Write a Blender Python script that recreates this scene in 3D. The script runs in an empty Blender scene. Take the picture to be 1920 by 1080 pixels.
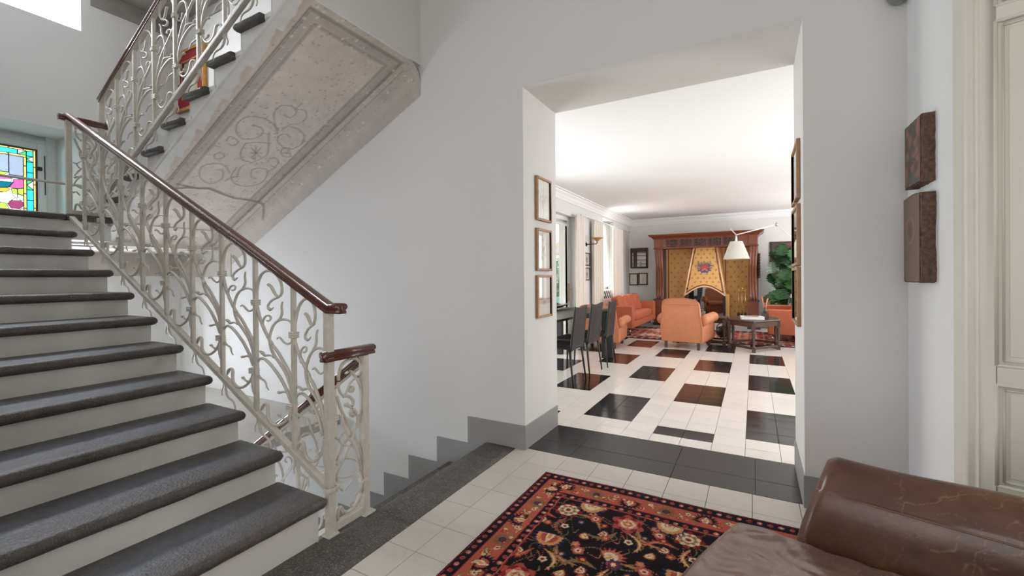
import bpy, bmesh, math, random
import numpy as np
from mathutils import Vector, Matrix
random.seed(7); rng = np.random.default_rng(7)
S = bpy.context.scene
COL = S.collection
PI = math.pi

# ---------------------------------------------------------------- camera, world, lights, exposure
cam = bpy.data.cameras.new('camera'); co = bpy.data.objects.new('camera', cam); COL.objects.link(co)
yaw, pitch, roll = 0.504865, -0.00409171, -0.00790664
r_ = Vector((math.cos(yaw), math.sin(yaw), 0)); f_ = Vector((-math.sin(yaw), math.cos(yaw), 0)); u_ = Vector((0, 0, 1))
f_, u_ = f_*math.cos(pitch)+u_*math.sin(pitch), u_*math.cos(pitch)-f_*math.sin(pitch)
r_, u_ = r_*math.cos(roll)+u_*math.sin(roll), u_*math.cos(roll)-r_*math.sin(roll)
M = Matrix((r_, u_, -f_)).transposed().to_4x4(); M.translation = (0, 0, 1.25)
co.matrix_world = M
cam.sensor_width = 36; cam.lens = 820.27*36/1920; cam.shift_y = -16.414/1920; cam.clip_start = .05; cam.clip_end = 200
S.camera = co
w = bpy.data.worlds.new('World'); S.world = w; w.use_nodes = True
bg = w.node_tree.nodes['Background']; bg.inputs[0].default_value = (.86, .93, 1, 1); bg.inputs[1].default_value = 2.2
S.view_settings.view_transform = 'Standard'; S.view_settings.look = 'None'; S.view_settings.gamma = 1
S.view_settings.use_curve_mapping = False; S.view_settings.exposure = 0.06

def area(name, loc, target, sx, sy, e, col=(1, 1, 1)):
    l = bpy.data.lights.new(name, 'AREA'); l.shape = 'RECTANGLE'; l.size = sx; l.size_y = sy; l.energy = e; l.color = col
    o = bpy.data.objects.new(name, l); COL.objects.link(o); o.location = loc
    o.rotation_euler = (Vector(target)-Vector(loc)).to_track_quat('-Z', 'Y').to_euler(); return o
# daylight at the stair and blind windows, plus added fill lamps out of view
area('light_hall_fill', (.3, -2.75, 1.7), (.3, 3, 1.5), 3.0, 2.2, 33, (1, .93, .86))  # added for even fill; the window behind the camera is invented
area('light_stair_window', (-7.0, 1.3, 2.35), (-1, 1.3, 1.9), .9, .9, 9, (.86, .93, 1))
area('light_niche_fill', (-7.7, .1, 2.45), (-6.6, 1.9, 2.4), .7, .7, 260, (.95, 1, .98))  # added lamp outside, aimed sideways to brighten the niche jamb
area('light_upper_window', (-7.0, 1.3, 4.7), (-1, 1.8, 2.2), 1.1, 1.3, 290, (.87, .92, 1))
area('light_lower_window', (-7.0, 1.4, .15), (-3, 2.2, -.2), 1.0, 1.5, 175, (.80, .87, 1))
area('light_hidden_fill', (-3.75, 5.2, 1.35), (0, 5.6, 1.0), 2.4, 2.3, 125, (.98, .98, 1))  # added fill through an invented hidden window, not the garden door
area('light_garden_window', (-3.6, 9.7, 1.9), (0, 8.5, 1.2), 1.2, 1.6, 300, (.98, .98, 1))
area('light_living_right_fill', (2.66, 5.9, 1.6), (-2, 5.6, 1.4), 2.8, 1.8, 110, (1, .98, .96))  # added fill through an invented opening in the unseen right wall
area('light_living_far_fill', (2.66, 10.2, 1.6), (-2, 11.5, 1.4), 2.2, 1.8, 110, (1, .99, .98))  # second added right-wall lamp, brightens the far end of the room

# ---------------------------------------------------------------- helpers
def lin(c):
    return tuple(((v/255)/12.92 if v/255 <= .04045 else ((v/255+.055)/1.055)**2.4) for v in c)
def linv(a):
    a = np.asarray(a, float)/255
    return np.where(a <= .04045, a/12.92, ((a+.055)/1.055)**2.4)
def mat(name, c, rough=.6, metal=0, var=.0, vs=6, bump=0, bs=40, spec=.5, coat=0, attr=False, rnd=0, spk=None, stretch=None, spks=220):
    m = bpy.data.materials.new(name); m.use_nodes = True; nt = m.node_tree; N = nt.nodes; L = nt.links
    b = N['Principled BSDF']; b.inputs['Roughness'].default_value = rough; b.inputs['Metallic'].default_value = metal
    b.inputs['Specular IOR Level'].default_value = spec; b.inputs['Coat Weight'].default_value = coat; b.inputs['Coat Roughness'].default_value = .1
    tc = N.new('ShaderNodeTexCoord'); mp = N.new('ShaderNodeMapping'); L.new(tc.outputs['Object'], mp.inputs[0])
    if stretch: mp.inputs['Scale'].default_value = stretch
    if attr:
        a = N.new('ShaderNodeAttribute'); a.attribute_name = 'Col'; src = a.outputs['Color']
    else:
        a = N.new('ShaderNodeRGB'); a.outputs[0].default_value = (*lin(c), 1); src = a.outputs[0]
    if var or rnd:
        n = N.new('ShaderNodeTexNoise'); n.inputs['Scale'].default_value = vs; n.inputs['Detail'].default_value = 5; L.new(mp.outputs[0], n.inputs['Vector'])
        mr = N.new('ShaderNodeMapRange'); mr.inputs[1].default_value = .3; mr.inputs[2].default_value = .7
        mr.inputs[3].default_value = 1-var; mr.inputs[4].default_value = 1+var; L.new(n.outputs[0], mr.inputs[0]); val = mr.outputs[0]
        if rnd:
            oi = N.new('ShaderNodeObjectInfo'); m2 = N.new('ShaderNodeMapRange'); m2.inputs[3].default_value = 1-rnd; m2.inputs[4].default_value = 1+rnd
            L.new(oi.outputs['Random'], m2.inputs[0]); mm = N.new('ShaderNodeMath'); mm.operation = 'MULTIPLY'
            L.new(val, mm.inputs[0]); L.new(m2.outputs[0], mm.inputs[1]); val = mm.outputs[0]
        vm = N.new('ShaderNodeVectorMath'); vm.operation = 'SCALE'; L.new(src, vm.inputs[0]); L.new(val, vm.inputs['Scale']); src = vm.outputs[0]
    if spk:
        n = N.new('ShaderNodeTexNoise'); n.inputs['Scale'].default_value = spks; n.inputs['Detail'].default_value = 1; L.new(mp.outputs[0], n.inputs['Vector'])
        cr = N.new('ShaderNodeMapRange'); cr.inputs[1].default_value = .52; cr.inputs[2].default_value = .72; L.new(n.outputs[0], cr.inputs[0])
        mx = N.new('ShaderNodeMix'); mx.data_type = 'RGBA'; L.new(cr.outputs[0], mx.inputs[0]); L.new(src, mx.inputs[6]); mx.inputs[7].default_value = (*lin(spk), 1); src = mx.outputs[2]
    L.new(src, b.inputs['Base Color'])
    if bump:
        n = N.new('ShaderNodeTexNoise'); n.inputs['Scale'].default_value = bs; n.inputs['Detail'].default_value = 4; L.new(mp.outputs[0], n.inputs['Vector'])
        bp = N.new('ShaderNodeBump'); bp.inputs['Strength'].default_value = bump; bp.inputs['Distance'].default_value = .01; L.new(n.outputs[0], bp.inputs['Height']); L.new(bp.outputs[0], b.inputs['Normal'])
    return m
def glassmat(name, col=(1, 1, 1), refl=.08, rough=.02):
    m = bpy.data.materials.new(name); m.use_nodes = True; nt = m.node_tree; N = nt.nodes; L = nt.links; N.remove(N['Principled BSDF'])
    t = N.new('ShaderNodeBsdfTransparent'); t.inputs[0].default_value = (*col, 1); g = N.new('ShaderNodeBsdfGlossy'); g.inputs['Roughness'].default_value = rough
    mx = N.new('ShaderNodeMixShader'); lw0 = N.new('ShaderNodeLayerWeight'); lw = N.new('ShaderNodeMath'); lw.operation = 'POWER'; lw.inputs[1].default_value = 4; L.new(lw0.outputs['Facing'], lw.inputs[0])
    ad = N.new('ShaderNodeMath'); ad.operation = 'ADD'; ad.inputs[1].default_value = refl; L.new(lw.outputs[0], ad.inputs[0]); L.new(ad.outputs[0], mx.inputs[0])
    L.new(t.outputs[0], mx.inputs[1]); L.new(g.outputs[0], mx.inputs[2]); L.new(mx.outputs[0], N['Material Output'].inputs[0]); return m
def stainmat(name, c=None, attr=False, dim=1, nz=1):
    m = bpy.data.materials.new(name); m.use_nodes = True; nt = m.node_tree; N = nt.nodes; L = nt.links; N.remove(N['Principled BSDF'])
    t = N.new('ShaderNodeBsdfTransparent'); d = N.new('ShaderNodeBsdfTranslucent'); mx = N.new('ShaderNodeMixShader'); mx.inputs[0].default_value = .35
    n = N.new('ShaderNodeTexNoise'); n.inputs['Scale'].default_value = 45; n.inputs['Detail'].default_value = 3
    mr = N.new('ShaderNodeMapRange'); mr.inputs[3].default_value = 1-.35*nz; mr.inputs[4].default_value = 1+.15*nz; L.new(n.outputs[0], mr.inputs[0])
    vm = N.new('ShaderNodeVectorMath'); vm.operation = 'SCALE'
    if attr:
        a = N.new('ShaderNodeAttribute'); a.attribute_name = 'Col'; L.new(a.outputs['Color'], vm.inputs[0])
    else: vm.inputs[0].default_value = tuple((q*dim*.72)**.5 for q in lin(c))
    L.new(mr.outputs[0], vm.inputs['Scale'])
    L.new(vm.outputs[0], t.inputs[0]); L.new(vm.outputs[0], d.inputs[0])
    L.new(t.outputs[0], mx.inputs[1]); L.new(d.outputs[0], mx.inputs[2]); L.new(mx.outputs[0], N['Material Output'].inputs[0]); return m

class MB:
    def __init__(s): s.v = []; s.f = []; s.sm = []
    def add(s, v, f, smooth=False):
        o = len(s.v); s.v += [tuple(p) for p in v]; s.f += [tuple(i+o for i in q) for q in f]; s.sm += [smooth]*len(f); return s
    def box(s, x0, x1, y0, y1, z0, z1):
        v = [(x, y, z) for x in (x0, x1) for y in (y0, y1) for z in (z0, z1)]
        return s.add(v, [(0, 1, 3, 2), (4, 6, 7, 5), (0, 4, 5, 1), (2, 3, 7, 6), (0, 2, 6, 4), (1, 5, 7, 3)])
    def prism(s, poly, a0, a1, ax):
        n = len(poly)
        def P(p, a): return (a, p[0], p[1]) if ax == 'x' else ((p[0], a, p[1]) if ax == 'y' else (p[0], p[1], a))
        v = [P(p, a0) for p in poly]+[P(p, a1) for p in poly]
        return s.add(v, [tuple(range(n)), tuple(range(2*n-1, n-1, -1))]+[(i, (i+1) % n, (i+1) % n+n, i+n) for i in range(n)])
    def tube(s, pts, rad, n=8, cap=True, sx=1, up=None):
        P = [Vector(p) for p in pts]; R = rad if hasattr(rad, '__len__') else [rad]*len(P); v = []
        T = [(P[min(i+1, len(P)-1)]-P[max(i-1, 0)]).normalized() for i in range(len(P))]
        a = Vector(up) if up else (Vector((0, 0, 1)) if abs(T[0].z) < .9 else Vector((0, 1, 0)))
        nrm = (a-T[0]*a.dot(T[0])).normalized()
        for i in range(len(P)):
            if up: nrm = (a-T[i]*a.dot(T[i])).normalized()
            elif i: nrm = (nrm-T[i]*nrm.dot(T[i])).normalized()
            b = T[i].cross(nrm)
            for k in range(n):
                t = 2*PI*(k+.5)/n; v.append(P[i]+(nrm*math.cos(t)*sx+b*math.sin(t))*R[i])
        f = [(i*n+k, i*n+(k+1) % n, (i+1)*n+(k+1) % n, (i+1)*n+k) for i in range(len(P)-1) for k in range(n)]
        if cap: f += [tuple(range(n-1, -1, -1)), tuple((len(P)-1)*n+k for k in range(n))]
        return s.add(v, f, n > 4)
    def lathe(s, prof, c=(0, 0, 0), n=20, a0=0, a1=2*PI):
        v = []; full = abs(a1-a0-2*PI) < 1e-6; m = n if full else n+1
        for r, z in prof:
            for k in range(m):
                t = a0+(a1-a0)*k/n; v.append((c[0]+r*math.cos(t), c[1]+r*math.sin(t), c[2]+z))
        f = [(i*m+k, i*m+(k+1) % m, (i+1)*m+(k+1) % m, (i+1)*m+k) for i in range(len(prof)-1) for k in range(n)]
        return s.add(v, f, True)
    def grid(s, fn, nu, nv, smooth=True):
        v = [fn(i/nu, j/nv) for j in range(nv+1) for i in range(nu+1)]
        f = [(j*(nu+1)+i, j*(nu+1)+i+1, (j+1)*(nu+1)+i+1, (j+1)*(nu+1)+i) for j in range(nv) for i in range(nu)]
        return s.add(v, f, smooth)
    def sphere(s, c, r, n=14, m=8):
        rx, ry, rz = r if hasattr(r, '__len__') else (r, r, r)
        def fn(u, t): a = 2*PI*u; b = PI*t-PI/2; return (c[0]+rx*math.cos(a)*math.cos(b), c[1]+ry*math.sin(a)*math.cos(b), c[2]+rz*math.sin(b))
        return s.grid(fn, n, m)
    def xf(s, M): s.v = [tuple(M @ Vector(p)) for p in s.v]; return s
    def make(s, name, m=None, parent=None, bevel=0, seg=2, smooth=None, sub=0, recalc=True, angle=.6):
        me = bpy.data.meshes.new(name); me.from_pydata(s.v, [], s.f)
        me.polygons.foreach_set('use_smooth', s.sm if smooth is None else [smooth]*len(s.f))
        if recalc:
            b = bmesh.new(); b.from_mesh(me); bmesh.ops.remove_doubles(b, verts=b.verts, dist=1e-5); bmesh.ops.recalc_face_normals(b, faces=b.faces); b.to_mesh(me); b.free()
        o = bpy.data.objects.new(name, me); COL.objects.link(o)
        if m: me.materials.append(m)
        if parent: o.parent = parent
        if bevel:
            md = o.modifiers.new('b', 'BEVEL'); md.width = bevel; md.segments = seg; md.limit_method = 'ANGLE'; md.angle_limit = angle
            me.polygons.foreach_set('use_smooth', [True]*len(me.polygons)); w_ = o.modifiers.new('w', 'WEIGHTED_NORMAL'); w_.keep_sharp = True
        if sub: md = o.modifiers.new('s', 'SUBSURF'); md.levels = sub; md.render_levels = sub
        return o
def setcol(o, cols):
    c = np.ones((len(o.data.vertices), 4), np.float32); c[:, :3] = cols
    a = o.data.color_attributes.new('Col', 'FLOAT_COLOR', 'POINT'); a.data.foreach_set('color', c.ravel())
def spline(pts, k=4):
    P = [np.array(p, float) for p in pts]; out = []
    for i in range(len(P)-1):
        a = P[max(i-1, 0)]; b = P[i]; c = P[i+1]; d = P[min(i+2, len(P)-1)]
        for t in np.arange(k)/k: out.append(.5*((2*b)+(c-a)*t+(2*a-5*b+4*c-d)*t*t+(3*b-a-3*c+d)*t**3))
    out.append(P[-1]); return out
def vnoise(x, y, sc, seed):
    r = np.random.default_rng(seed); G = r.random((64, 64)); X = x*sc; Y = y*sc; xi = np.floor(X).astype(int); yi = np.floor(Y).astype(int); fx = X-xi; fy = Y-yi
    fx = fx*fx*(3-2*fx); fy = fy*fy*(3-2*fy); g = lambda a, b_: G[a % 64, b_ % 64]
    return (g(xi, yi)*(1-fx)+g(xi+1, yi)*fx)*(1-fy)+(g(xi, yi+1)*(1-fx)+g(xi+1, yi+1)*fx)*fy
def fbm(x, y, sc, seed): return sum(vnoise(x, y, sc*2**i, seed+i)/2**(i+1) for i in range(4))/.94
def thing(name, label, cat, loc=(0, 0, 0), rz=0, group=None):
    o = bpy.data.objects.new(name, None); COL.objects.link(o); o.location = loc; o.rotation_euler = (0, 0, rz); o.empty_display_size = .1
    o['label'] = label; o['category'] = cat
    if group: o['group'] = group
    return o
def tag(o, label, cat, group=None):
    o['label'] = label; o['category'] = cat
    if group: o['group'] = group
    return o
def struct(o, label=None, cat=None):
    o['kind'] = 'structure'
    if label: o['label'] = label
    if cat: o['category'] = cat
    return o
def dup(root, loc, rz, label=None, group=None):
    r = root.copy(); COL.objects.link(r); r.location = loc; r.rotation_euler = (0, 0, rz)
    if label: r['label'] = label
    if group: r['group'] = group
    for ch in list(root.children):
        c = ch.copy(); COL.objects.link(c); c.parent = r
        for g in ch.children: d = g.copy(); COL.objects.link(d); d.parent = c
    return r
def rbox(x0, x1, y0, y1, z0, z1, name, m, parent, r=.02, seg=3, puff=0, n=6):
    """soft box: bevelled, optionally puffed"""
    if not puff: return MB().box(x0, x1, y0, y1, z0, z1).make(name, m, parent, bevel=r, seg=seg)
    b = MB(); cx, cy, cz = (x0+x1)/2, (y0+y1)/2, (z0+z1)/2; hx, hy, hz = (x1-x0)/2, (y1-y0)/2, (z1-z0)/2
    def sph(p):
        x, y, z = p; q = 4.5
        d = (abs(x)**q+abs(y)**q+abs(z)**q)**(1/q); x, y, z = x/d, y/d, z/d
        k = 1+puff*(1-x*x)*(1-y*y) if abs(z) > .5 else 1
        return (cx+hx*x, cy+hy*y, cz+hz*z*k)
    for ax in range(3):
        for sg in (-1, 1):
            def fn(u, t, ax=ax, sg=sg):
                a, c = (2*u-1), (2*t-1); a = math.sin(a*PI/2)*.35+a*.65; c = math.sin(c*PI/2)*.35+c*.65
                p = [a, c]; p.insert(ax, sg); return sph(p)
            b.grid(fn, n, n)
    return b.make(name, m, parent)

# ---------------------------------------------------------------- materials
m_wall = mat('white_plaster', (228, 227, 224), .75, var=.012, vs=1.5, bump=.05, bs=9)
m_wall2 = mat('hall_plaster', (219, 216, 212), .75, var=.012, vs=1.5, bump=.04, bs=9)
m_wall3 = mat('warm_grey_plaster', (213, 208, 203), .75, var=.012, vs=1.5, bump=.04, bs=9)
m_ceil = mat('ceiling_paint', (246, 246, 246), .8, var=.01, vs=1)
m_grey = mat('grey_skirting_paint', (146, 143, 140), .55, var=.03, vs=3)
m_riser = mat('riser_paint', (222, 219, 212), .5, var=.035, vs=7, bump=.15, bs=18)
m_stone = mat('dark_granite', (56, 54, 52), .5, var=.22, vs=26, bump=.4, bs=90, spk=(104, 102, 102), spks=190, attr=True, spec=.6)
m_stone2 = mat('granite_edge', (82, 77, 72), .6, var=.3, vs=18, bump=.45, bs=80, spk=(134, 129, 124), spks=160)
m_tile = mat('pale_terrazzo_tile', (210, 202, 191), .34, var=.02, vs=12, rnd=.035, spk=(190, 182, 172), spks=300)
m_tilew = mat('polished_white_tile', (233, 226, 216), .16, var=.02, vs=9, rnd=.03, spec=.55)
m_tileb = mat('polished_black_tile', (33, 32, 33), .14, var=.12, vs=12, rnd=.1, spec=.6)
m_thr = mat('black_threshold_stone', (44, 44, 45), .27, var=.10, vs=9, rnd=.12, spec=.5)
m_grout = mat('grout', (158, 150, 142), .8)
m_iron = mat('cream_painted_iron', (204, 197, 184), .42, var=.07, vs=30, bump=.12, bs=60, spec=.5)
m_wood = mat('varnished_mahogany', (92, 45, 30), .27, var=.3, vs=22, coat=.35, stretch=(1, 8, 8))
m_wood2 = mat('walnut_dark', (78, 58, 50), .38, var=.25, vs=14, stretch=(1, 6, 6))
m_mantel = mat('carved_brown_oak', (112, 58, 36), .36, var=.22, vs=10, coat=.2, stretch=(4, 4, 1))
m_mdark = mat('dark_carving', (72, 52, 46), .5, var=.3, vs=30, bump=.6, bs=60)
m_frame = mat('light_oak_frame', (165, 124, 86), .45, var=.15, vs=30)
m_paper = mat('paper_mount', (226, 222, 212), .7, attr=True)
m_pict = mat('picture_art', (200, 190, 170), .55, attr=True)
m_door = mat('cream_door_paint', (215, 210, 191), .42, var=.02, vs=4, bump=.05, bs=25)
m_leath = mat('worn_brown_leather', (98, 63, 46), .3, var=.07, vs=7, bump=.045, bs=55, attr=True, spec=.55)
m_orange = mat('orange_leather', (200, 128, 90), .6, var=.07, vs=9, bump=.15, bs=60)
m_orange2 = mat('rust_fabric', (184, 96, 64), .75, var=.09, vs=14, bump=.2, bs=120)
m_black = mat('black_leather', (30, 28, 28), .5, var=.1, vs=30, bump=.1, bs=90)
m_blackm = mat('black_metal', (28, 27, 28), .4)
m_steel = mat('brushed_steel', (190, 190, 192), .25, metal=1)
m_brass = mat('brass', (190, 150, 90), .3, metal=1)
m_white = mat('white_lacquer', (240, 240, 238), .4)
m_shade = mat('lamp_shade_cloth', (208, 203, 192), .8, var=.02)
m_curt = mat('cream_curtain', (232, 224, 212), .85, var=.02, vs=12)
m_rug = mat('wool_pile', (120, 60, 50), .95, attr=True, bump=.5, bs=300, var=.12, vs=150, spec=.15)
m_rug2 = mat('wool_pile_far', (150, 80, 70), .95, var=.1, vs=60, attr=True, spec=.15)
m_sof = mat('bare_decorated_plaster', (190, 180, 170), .85, var=.06, vs=9, bump=.35, bs=30, attr=True)
m_plas = mat('bare_plaster', (156, 152, 146), .9, var=.12, vs=6, bump=.35, bs=30)
m_ochre = mat('painted_ochre_plaster', (212, 158, 92), .7, attr=True)
m_leaf = mat('monstera_leaf', (34, 76, 34), .4, var=.25, vs=6, rnd=.35, spec=.6)
m_stem = mat('green_stem', (78, 104, 52), .5)
m_lead = mat('lead_came', (62, 60, 52), .55, metal=.4)
m_upvc = mat('window_white', (238, 240, 238), .4)
m_gold = mat('gilded_frame', (206, 154, 84), .35, metal=.7, var=.12, vs=20)
m_red = mat('crimson_velvet', (140, 18, 34), .8, var=.1)
m_glass = glassmat('clear_glass')
m_pglass = glassmat('picture_glass', refl=.03)
m_fglass = glassmat('fireplace_glass', col=(.25, .25, .26), refl=.35)
m_veil = stainmat('white_roller_blind', (250, 250, 250), nz=0)
m_tgreen = mat('teal_screen', (88, 186, 176), .7)
m_soil = mat('terracotta', (150, 84, 60), .8)

# ================================================================ SETTING
def wall_with_holes(name, ax, p0, p1, a0, a1, z0, z1, holes, m):
    """wall slab between p0..p1 on axis ax, spanning a0..a1; holes = (a,b,c,d)"""
    b = MB(); cuts = sorted(set([a0, a1]+[h[0] for h in holes]+[h[1] for h in holes]))
    def bx(a, c, za, zb):
        if zb-za > 1e-4: b.box(p0, p1, a, c, za, zb) if ax == 'x' else b.box(a, c, p0, p1, za, zb)
    for a, c in zip(cuts[:-1], cuts[1:]):
        hs = sorted([h for h in holes if h[0] <= a+1e-6 and h[1] >= c-1e-6], key=lambda h: h[2]); z = z0
        for h in hs: bx(a, c, z, h[2]); z = h[3]
        bx(a, c, z, z1)
    return struct(b.make(name, m))
wall_with_holes('wall_back', 'y', 2.813, 3.405, -6.95, 2.6, -2.3, 6.6, [(-1.455, .235, -.03, 2.627)], m_wall2)
b = MB().prism([(-6.35, 1.905), (-6.35, 2.813), (-6.95, 2.813), (-6.95, 1.825)], -2.3, 6.6, 'z')
b.prism([(-6.35, .75), (-6.35, .0), (-6.95, .0), (-6.95, .83)], -2.3, 6.6, 'z')
for z0, z1 in ((-2.3, -1.0), (1.2, 1.93), (2.84, 3.95), (5.7, 6.6)): b.box(-6.95, -6.35, .75, 1.905, z0, z1)
struct(b.make('wall_left', m_wall))
struct(MB().box(-6.95, -1.8, .0, .1, -2.3, 6.6).box(-1.9, -1.8, -2.7, .1, -.1, 3.75).make('wall_stair_side', m_wall))
wall_with_holes('wall_front', 'y', -2.7, -2.6, -1.9, 2.6, -.1, 3.75, [(-1.2, 1.8, .55, 2.75)], m_wall3)
struct(MB().box(2.3, 2.6, -2.6, 2.235, -.1, 3.75).make('wall_east', m_wall3))
struct(MB().box(.662, 2.6, 2.235, 2.813, -.03, 3.75).make('wall_right', m_wall))
b = MB().box(-1.8, 2.6, -2.7, 2.813, 3.75, 3.87).box(-2.41, -1.8, 1.7, 2.813, 3.75, 3.87)
struct(b.make('ceiling', m_ceil))
struct(MB().box(-6.95, 2.6, 0, 2.813, 6.6, 6.7).make('ceiling_stairwell', m_ceil))
struct(MB().box(-1.9, -1.8, 0, 1.0, 3.87, 6.6).box(2.5, 2.6, 0, 2.813, 3.87, 6.6).box(-1.9, 2.6, 0, .1, 3.87, 6.6).make('wall_upper_floor', m_wall))
# unseen window behind the camera, added to carry the hall fill lamp
fw_ = struct(MB().box(-1.2, 1.8, -2.69, -2.62, .55, .62).box(-1.2, 1.8, -2.69, -2.62, 2.68, 2.75).box(-1.2, -1.13, -2.69, -2.62, .55, 2.75).box(1.73, 1.8, -2.69, -2.62, .55, 2.75).box(.27, .33, -2.69, -2.62, .6, 2.7).make('added_window_5', m_upvc))

# ---- hall floor with individual terrazzo tiles, threshold and stone kerb
fl = struct(MB().box(-1.56, 2.3, -2.6, 2.845, -.08, -.012).box(-1.5, .235, 2.845, 3.405, -.08, -.012).make('floor', m_grout))
def tiles(parent, xs, ys, matf, name='tile', skip=None, gap=.0012):
    cache = {}
    for i in range(len(xs)-1):
        for j in range(len(ys)-1):
            if skip and skip(i, j): continue
            w_, h_ = round(xs[i+1]-xs[i], 4), round(ys[j+1]-ys[j], 4); m = matf(i, j); key = (w_, h_, m.name)
            if key not in cache:
                o = MB().box(gap, w_-gap, gap, h_-gap, -.014, 0).make(name, m, parent, bevel=.0012, seg=1); cache[key] = o
            else: o = cache[key].copy(); COL.objects.link(o)
            o.location = (xs[i], ys[j], random.uniform(-.0006, .0004))
xs = [-1.53, -1.36]+[round(-1.36+.2245*k, 4) for k in range(1, 10)]+[.85]
ys = [round(2.845-.2195*k, 4) for k in range(16, 0, -1)]+[2.845]
tiles(fl, xs, ys, lambda i, j: m_tile, skip=lambda i, j: xs[i] > .6 and ys[j] > 2.2)
tx = [-1.452, -1.13, -.462, .002, .232]
tiles(fl, tx, [2.846, 3.062, 3.42], lambda i, j: m_thr, name='threshold_slab')
kb = MB()
def kerb(y0, y1, sd):
    rs = random.Random(sd); n = 24; prof = [(-1.535, -.05), (-1.535, .0), (-1.60, .002), (-1.72, .003), (-1.78, 0), (-1.803, -.012), (-1.81, -.03), (-1.80, -.05), (-1.78, -.055)]
    v = []
    for j in range(n+1):
        y = y0+.0015+(y1-y0-.003)*j/n
        for k, (x, z) in enumerate(prof):
            if x < -1.7 and y < 1.395: x -= .05
            q = .0035 if 0 < k < 8 else 0
            v.append((x+rs.uniform(-q, q)*(1.3 if k in (1, 4, 5, 6) else .3), y, z+rs.uniform(-.4, .4)*q*.6))
    m = len(prof)
    f = [(j*m+k, j*m+k+1, (j+1)*m+k+1, (j+1)*m+k) for j in range(n) for k in range(m-1)]+[tuple(range(m)), tuple(n*m+k for k in range(m-1, -1, -1))]
    return MB().add(v, f, True)
for y0, y1, sd in ((-.7, .55, 1), (.55, 1.69, 2), (1.69, 2.813, 3)):
    kerb(y0, y1, sd).make('kerb_stone', m_stone2, fl)
struct(MB().box(-1.80, -1.56, -.7, 2.813, -2.3, -.055).make('wall_below_kerb', m_wall))

# ---- living room
XL, XR, YB, ZC = -3.07, 2.3, 12.4, 2.82
lf = struct(MB().box(XL-.3, XR, 3.405, YB, -.08, -.012).make('floor_living', m_grout))
kx = lambda k: round(-1.365+.2175*k, 4)
yj = lambda j: round(3.79+.2045*j, 4)
def black(k, j): return k % 3 < 2 and j > -2 and ((j//4)+(k//3)) % 2 == 0
ks = list(range(-6, 10)); XS = [kx(k) for k in ks]+[kx(10)]; js = list(range(-1, 10)); YS = [3.42]+[yj(j) for j in js]+[yj(10)]
tiles(lf, XS, YS, lambda i, j: m_tileb if black(ks[i], js[j-1] if j > 0 else -2) else m_tilew)
for nm, want, mm in (('far_white_tiles', False, m_tilew), ('far_black_tiles', True, m_tileb)):
    b = MB()
    for k in range(-9, 18):
        for j in range(-2, 43):
            if -6 <= k <= 9 and j < 10: continue
            if k > 16 or black(k, j) != want: continue
            x0, x1, y0, y1 = kx(k)+.0012, kx(k+1)-.0012, max(yj(j), 3.42)+.0012, min(yj(j+1), YB)-.0012
            if y1-y0 < .01: continue
            b.box(x0, x1, y0, y1, -.013, 0)
    o = b.make(nm, mm, lf); o['kind'] = 'stuff'
wall_with_holes('wall_living_left', 'x', XL-.35, XL, 3.405, YB+.3, -.1, 3.0, [(4.0, 6.4, -.02, 2.45), (6.95, 8.15, -.02, 2.42), (9.95, 10.95, .93, 2.62)], m_wall)
struct(MB().box(XL, XR+.3, YB, YB+.3, -.1, 3.0).make('wall_living_back', m_wall))
wall_with_holes('wall_living_right', 'x', XR, XR+.3, 3.405, YB, -.1, 3.0, [(4.4, 7.4, .6, 2.5), (9.0, 11.4, .6, 2.5)], m_wall)
struct(MB().box(XL-.35, XR+.3, 3.405, YB+.3, ZC, ZC+.2).make('ceiling_living', m_ceil))
def cornice(name, pts, inward):
    prof = [(0, -.16), (.018, -.16), (.03, -.13), (.05, -.10), (.055, -.075), (.09, -.04), (.095, -.022), (.13, -.018), (.13, 0), (0, 0)]
    b = MB(); (ax, ay), (bx_, by) = pts
    v = [(ax+inward[0]*d, ay+inward[1]*d, ZC+z) for d, z in prof]+[(bx_+inward[0]*d, by+inward[1]*d, ZC+z) for d, z in prof]
    n = len(prof); b.add(v, [(i, (i+1) % n, (i+1) % n+n, i+n) for i in range(n)]+[tuple(range(n)), tuple(range(2*n-1, n-1, -1))])
    return struct(b.make(name, m_ceil))
cornice('trim_1', [(XL, 3.405), (XL, YB)], (1, 0)); cornice('trim_2', [(XL, YB), (XR, YB)], (0, -1)); cornice('trim_3', [(XR, 3.405), (XR, YB)], (-1, 0))
struct(MB().box(XL, XR, YB-.012, YB, 0, .12).make('baseboard_back', m_ceil))
struct(MB().box(XL, XL+.012, 8.15, YB, 0, .12).make('baseboard_left', m_ceil))

# ---- painted grey skirtings
sk = [(-1.459, -.02), (-1.459, .173), (-1.956, .173)]
xx, zz = -1.956, .173
for dx in (.305, .305, .288, .30, .305, .305, .305, .305):
    zz -= .2085; sk += [(xx, zz), (xx-dx, zz)]; xx -= dx
sk += [(xx, -2.2), (-1.83, -2.2), (-1.83, -.02)]
struct(MB().prism(sk, 2.806, 2.813, 'y').make('baseboard_stair', m_grey))
struct(MB().box(-1.462, -1.448, 2.806, 3.405, 0, .173).make('baseboard_left_jamb', m_grey, bevel=.004))
struct(MB().box(.228, .242, 2.806, 3.405, 0, .173).make('baseboard_right_jamb', m_grey, bevel=.004))
struct(MB().box(.235, .662, 2.804, 2.813, 0, .173).make('baseboard_right', m_grey))

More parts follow.
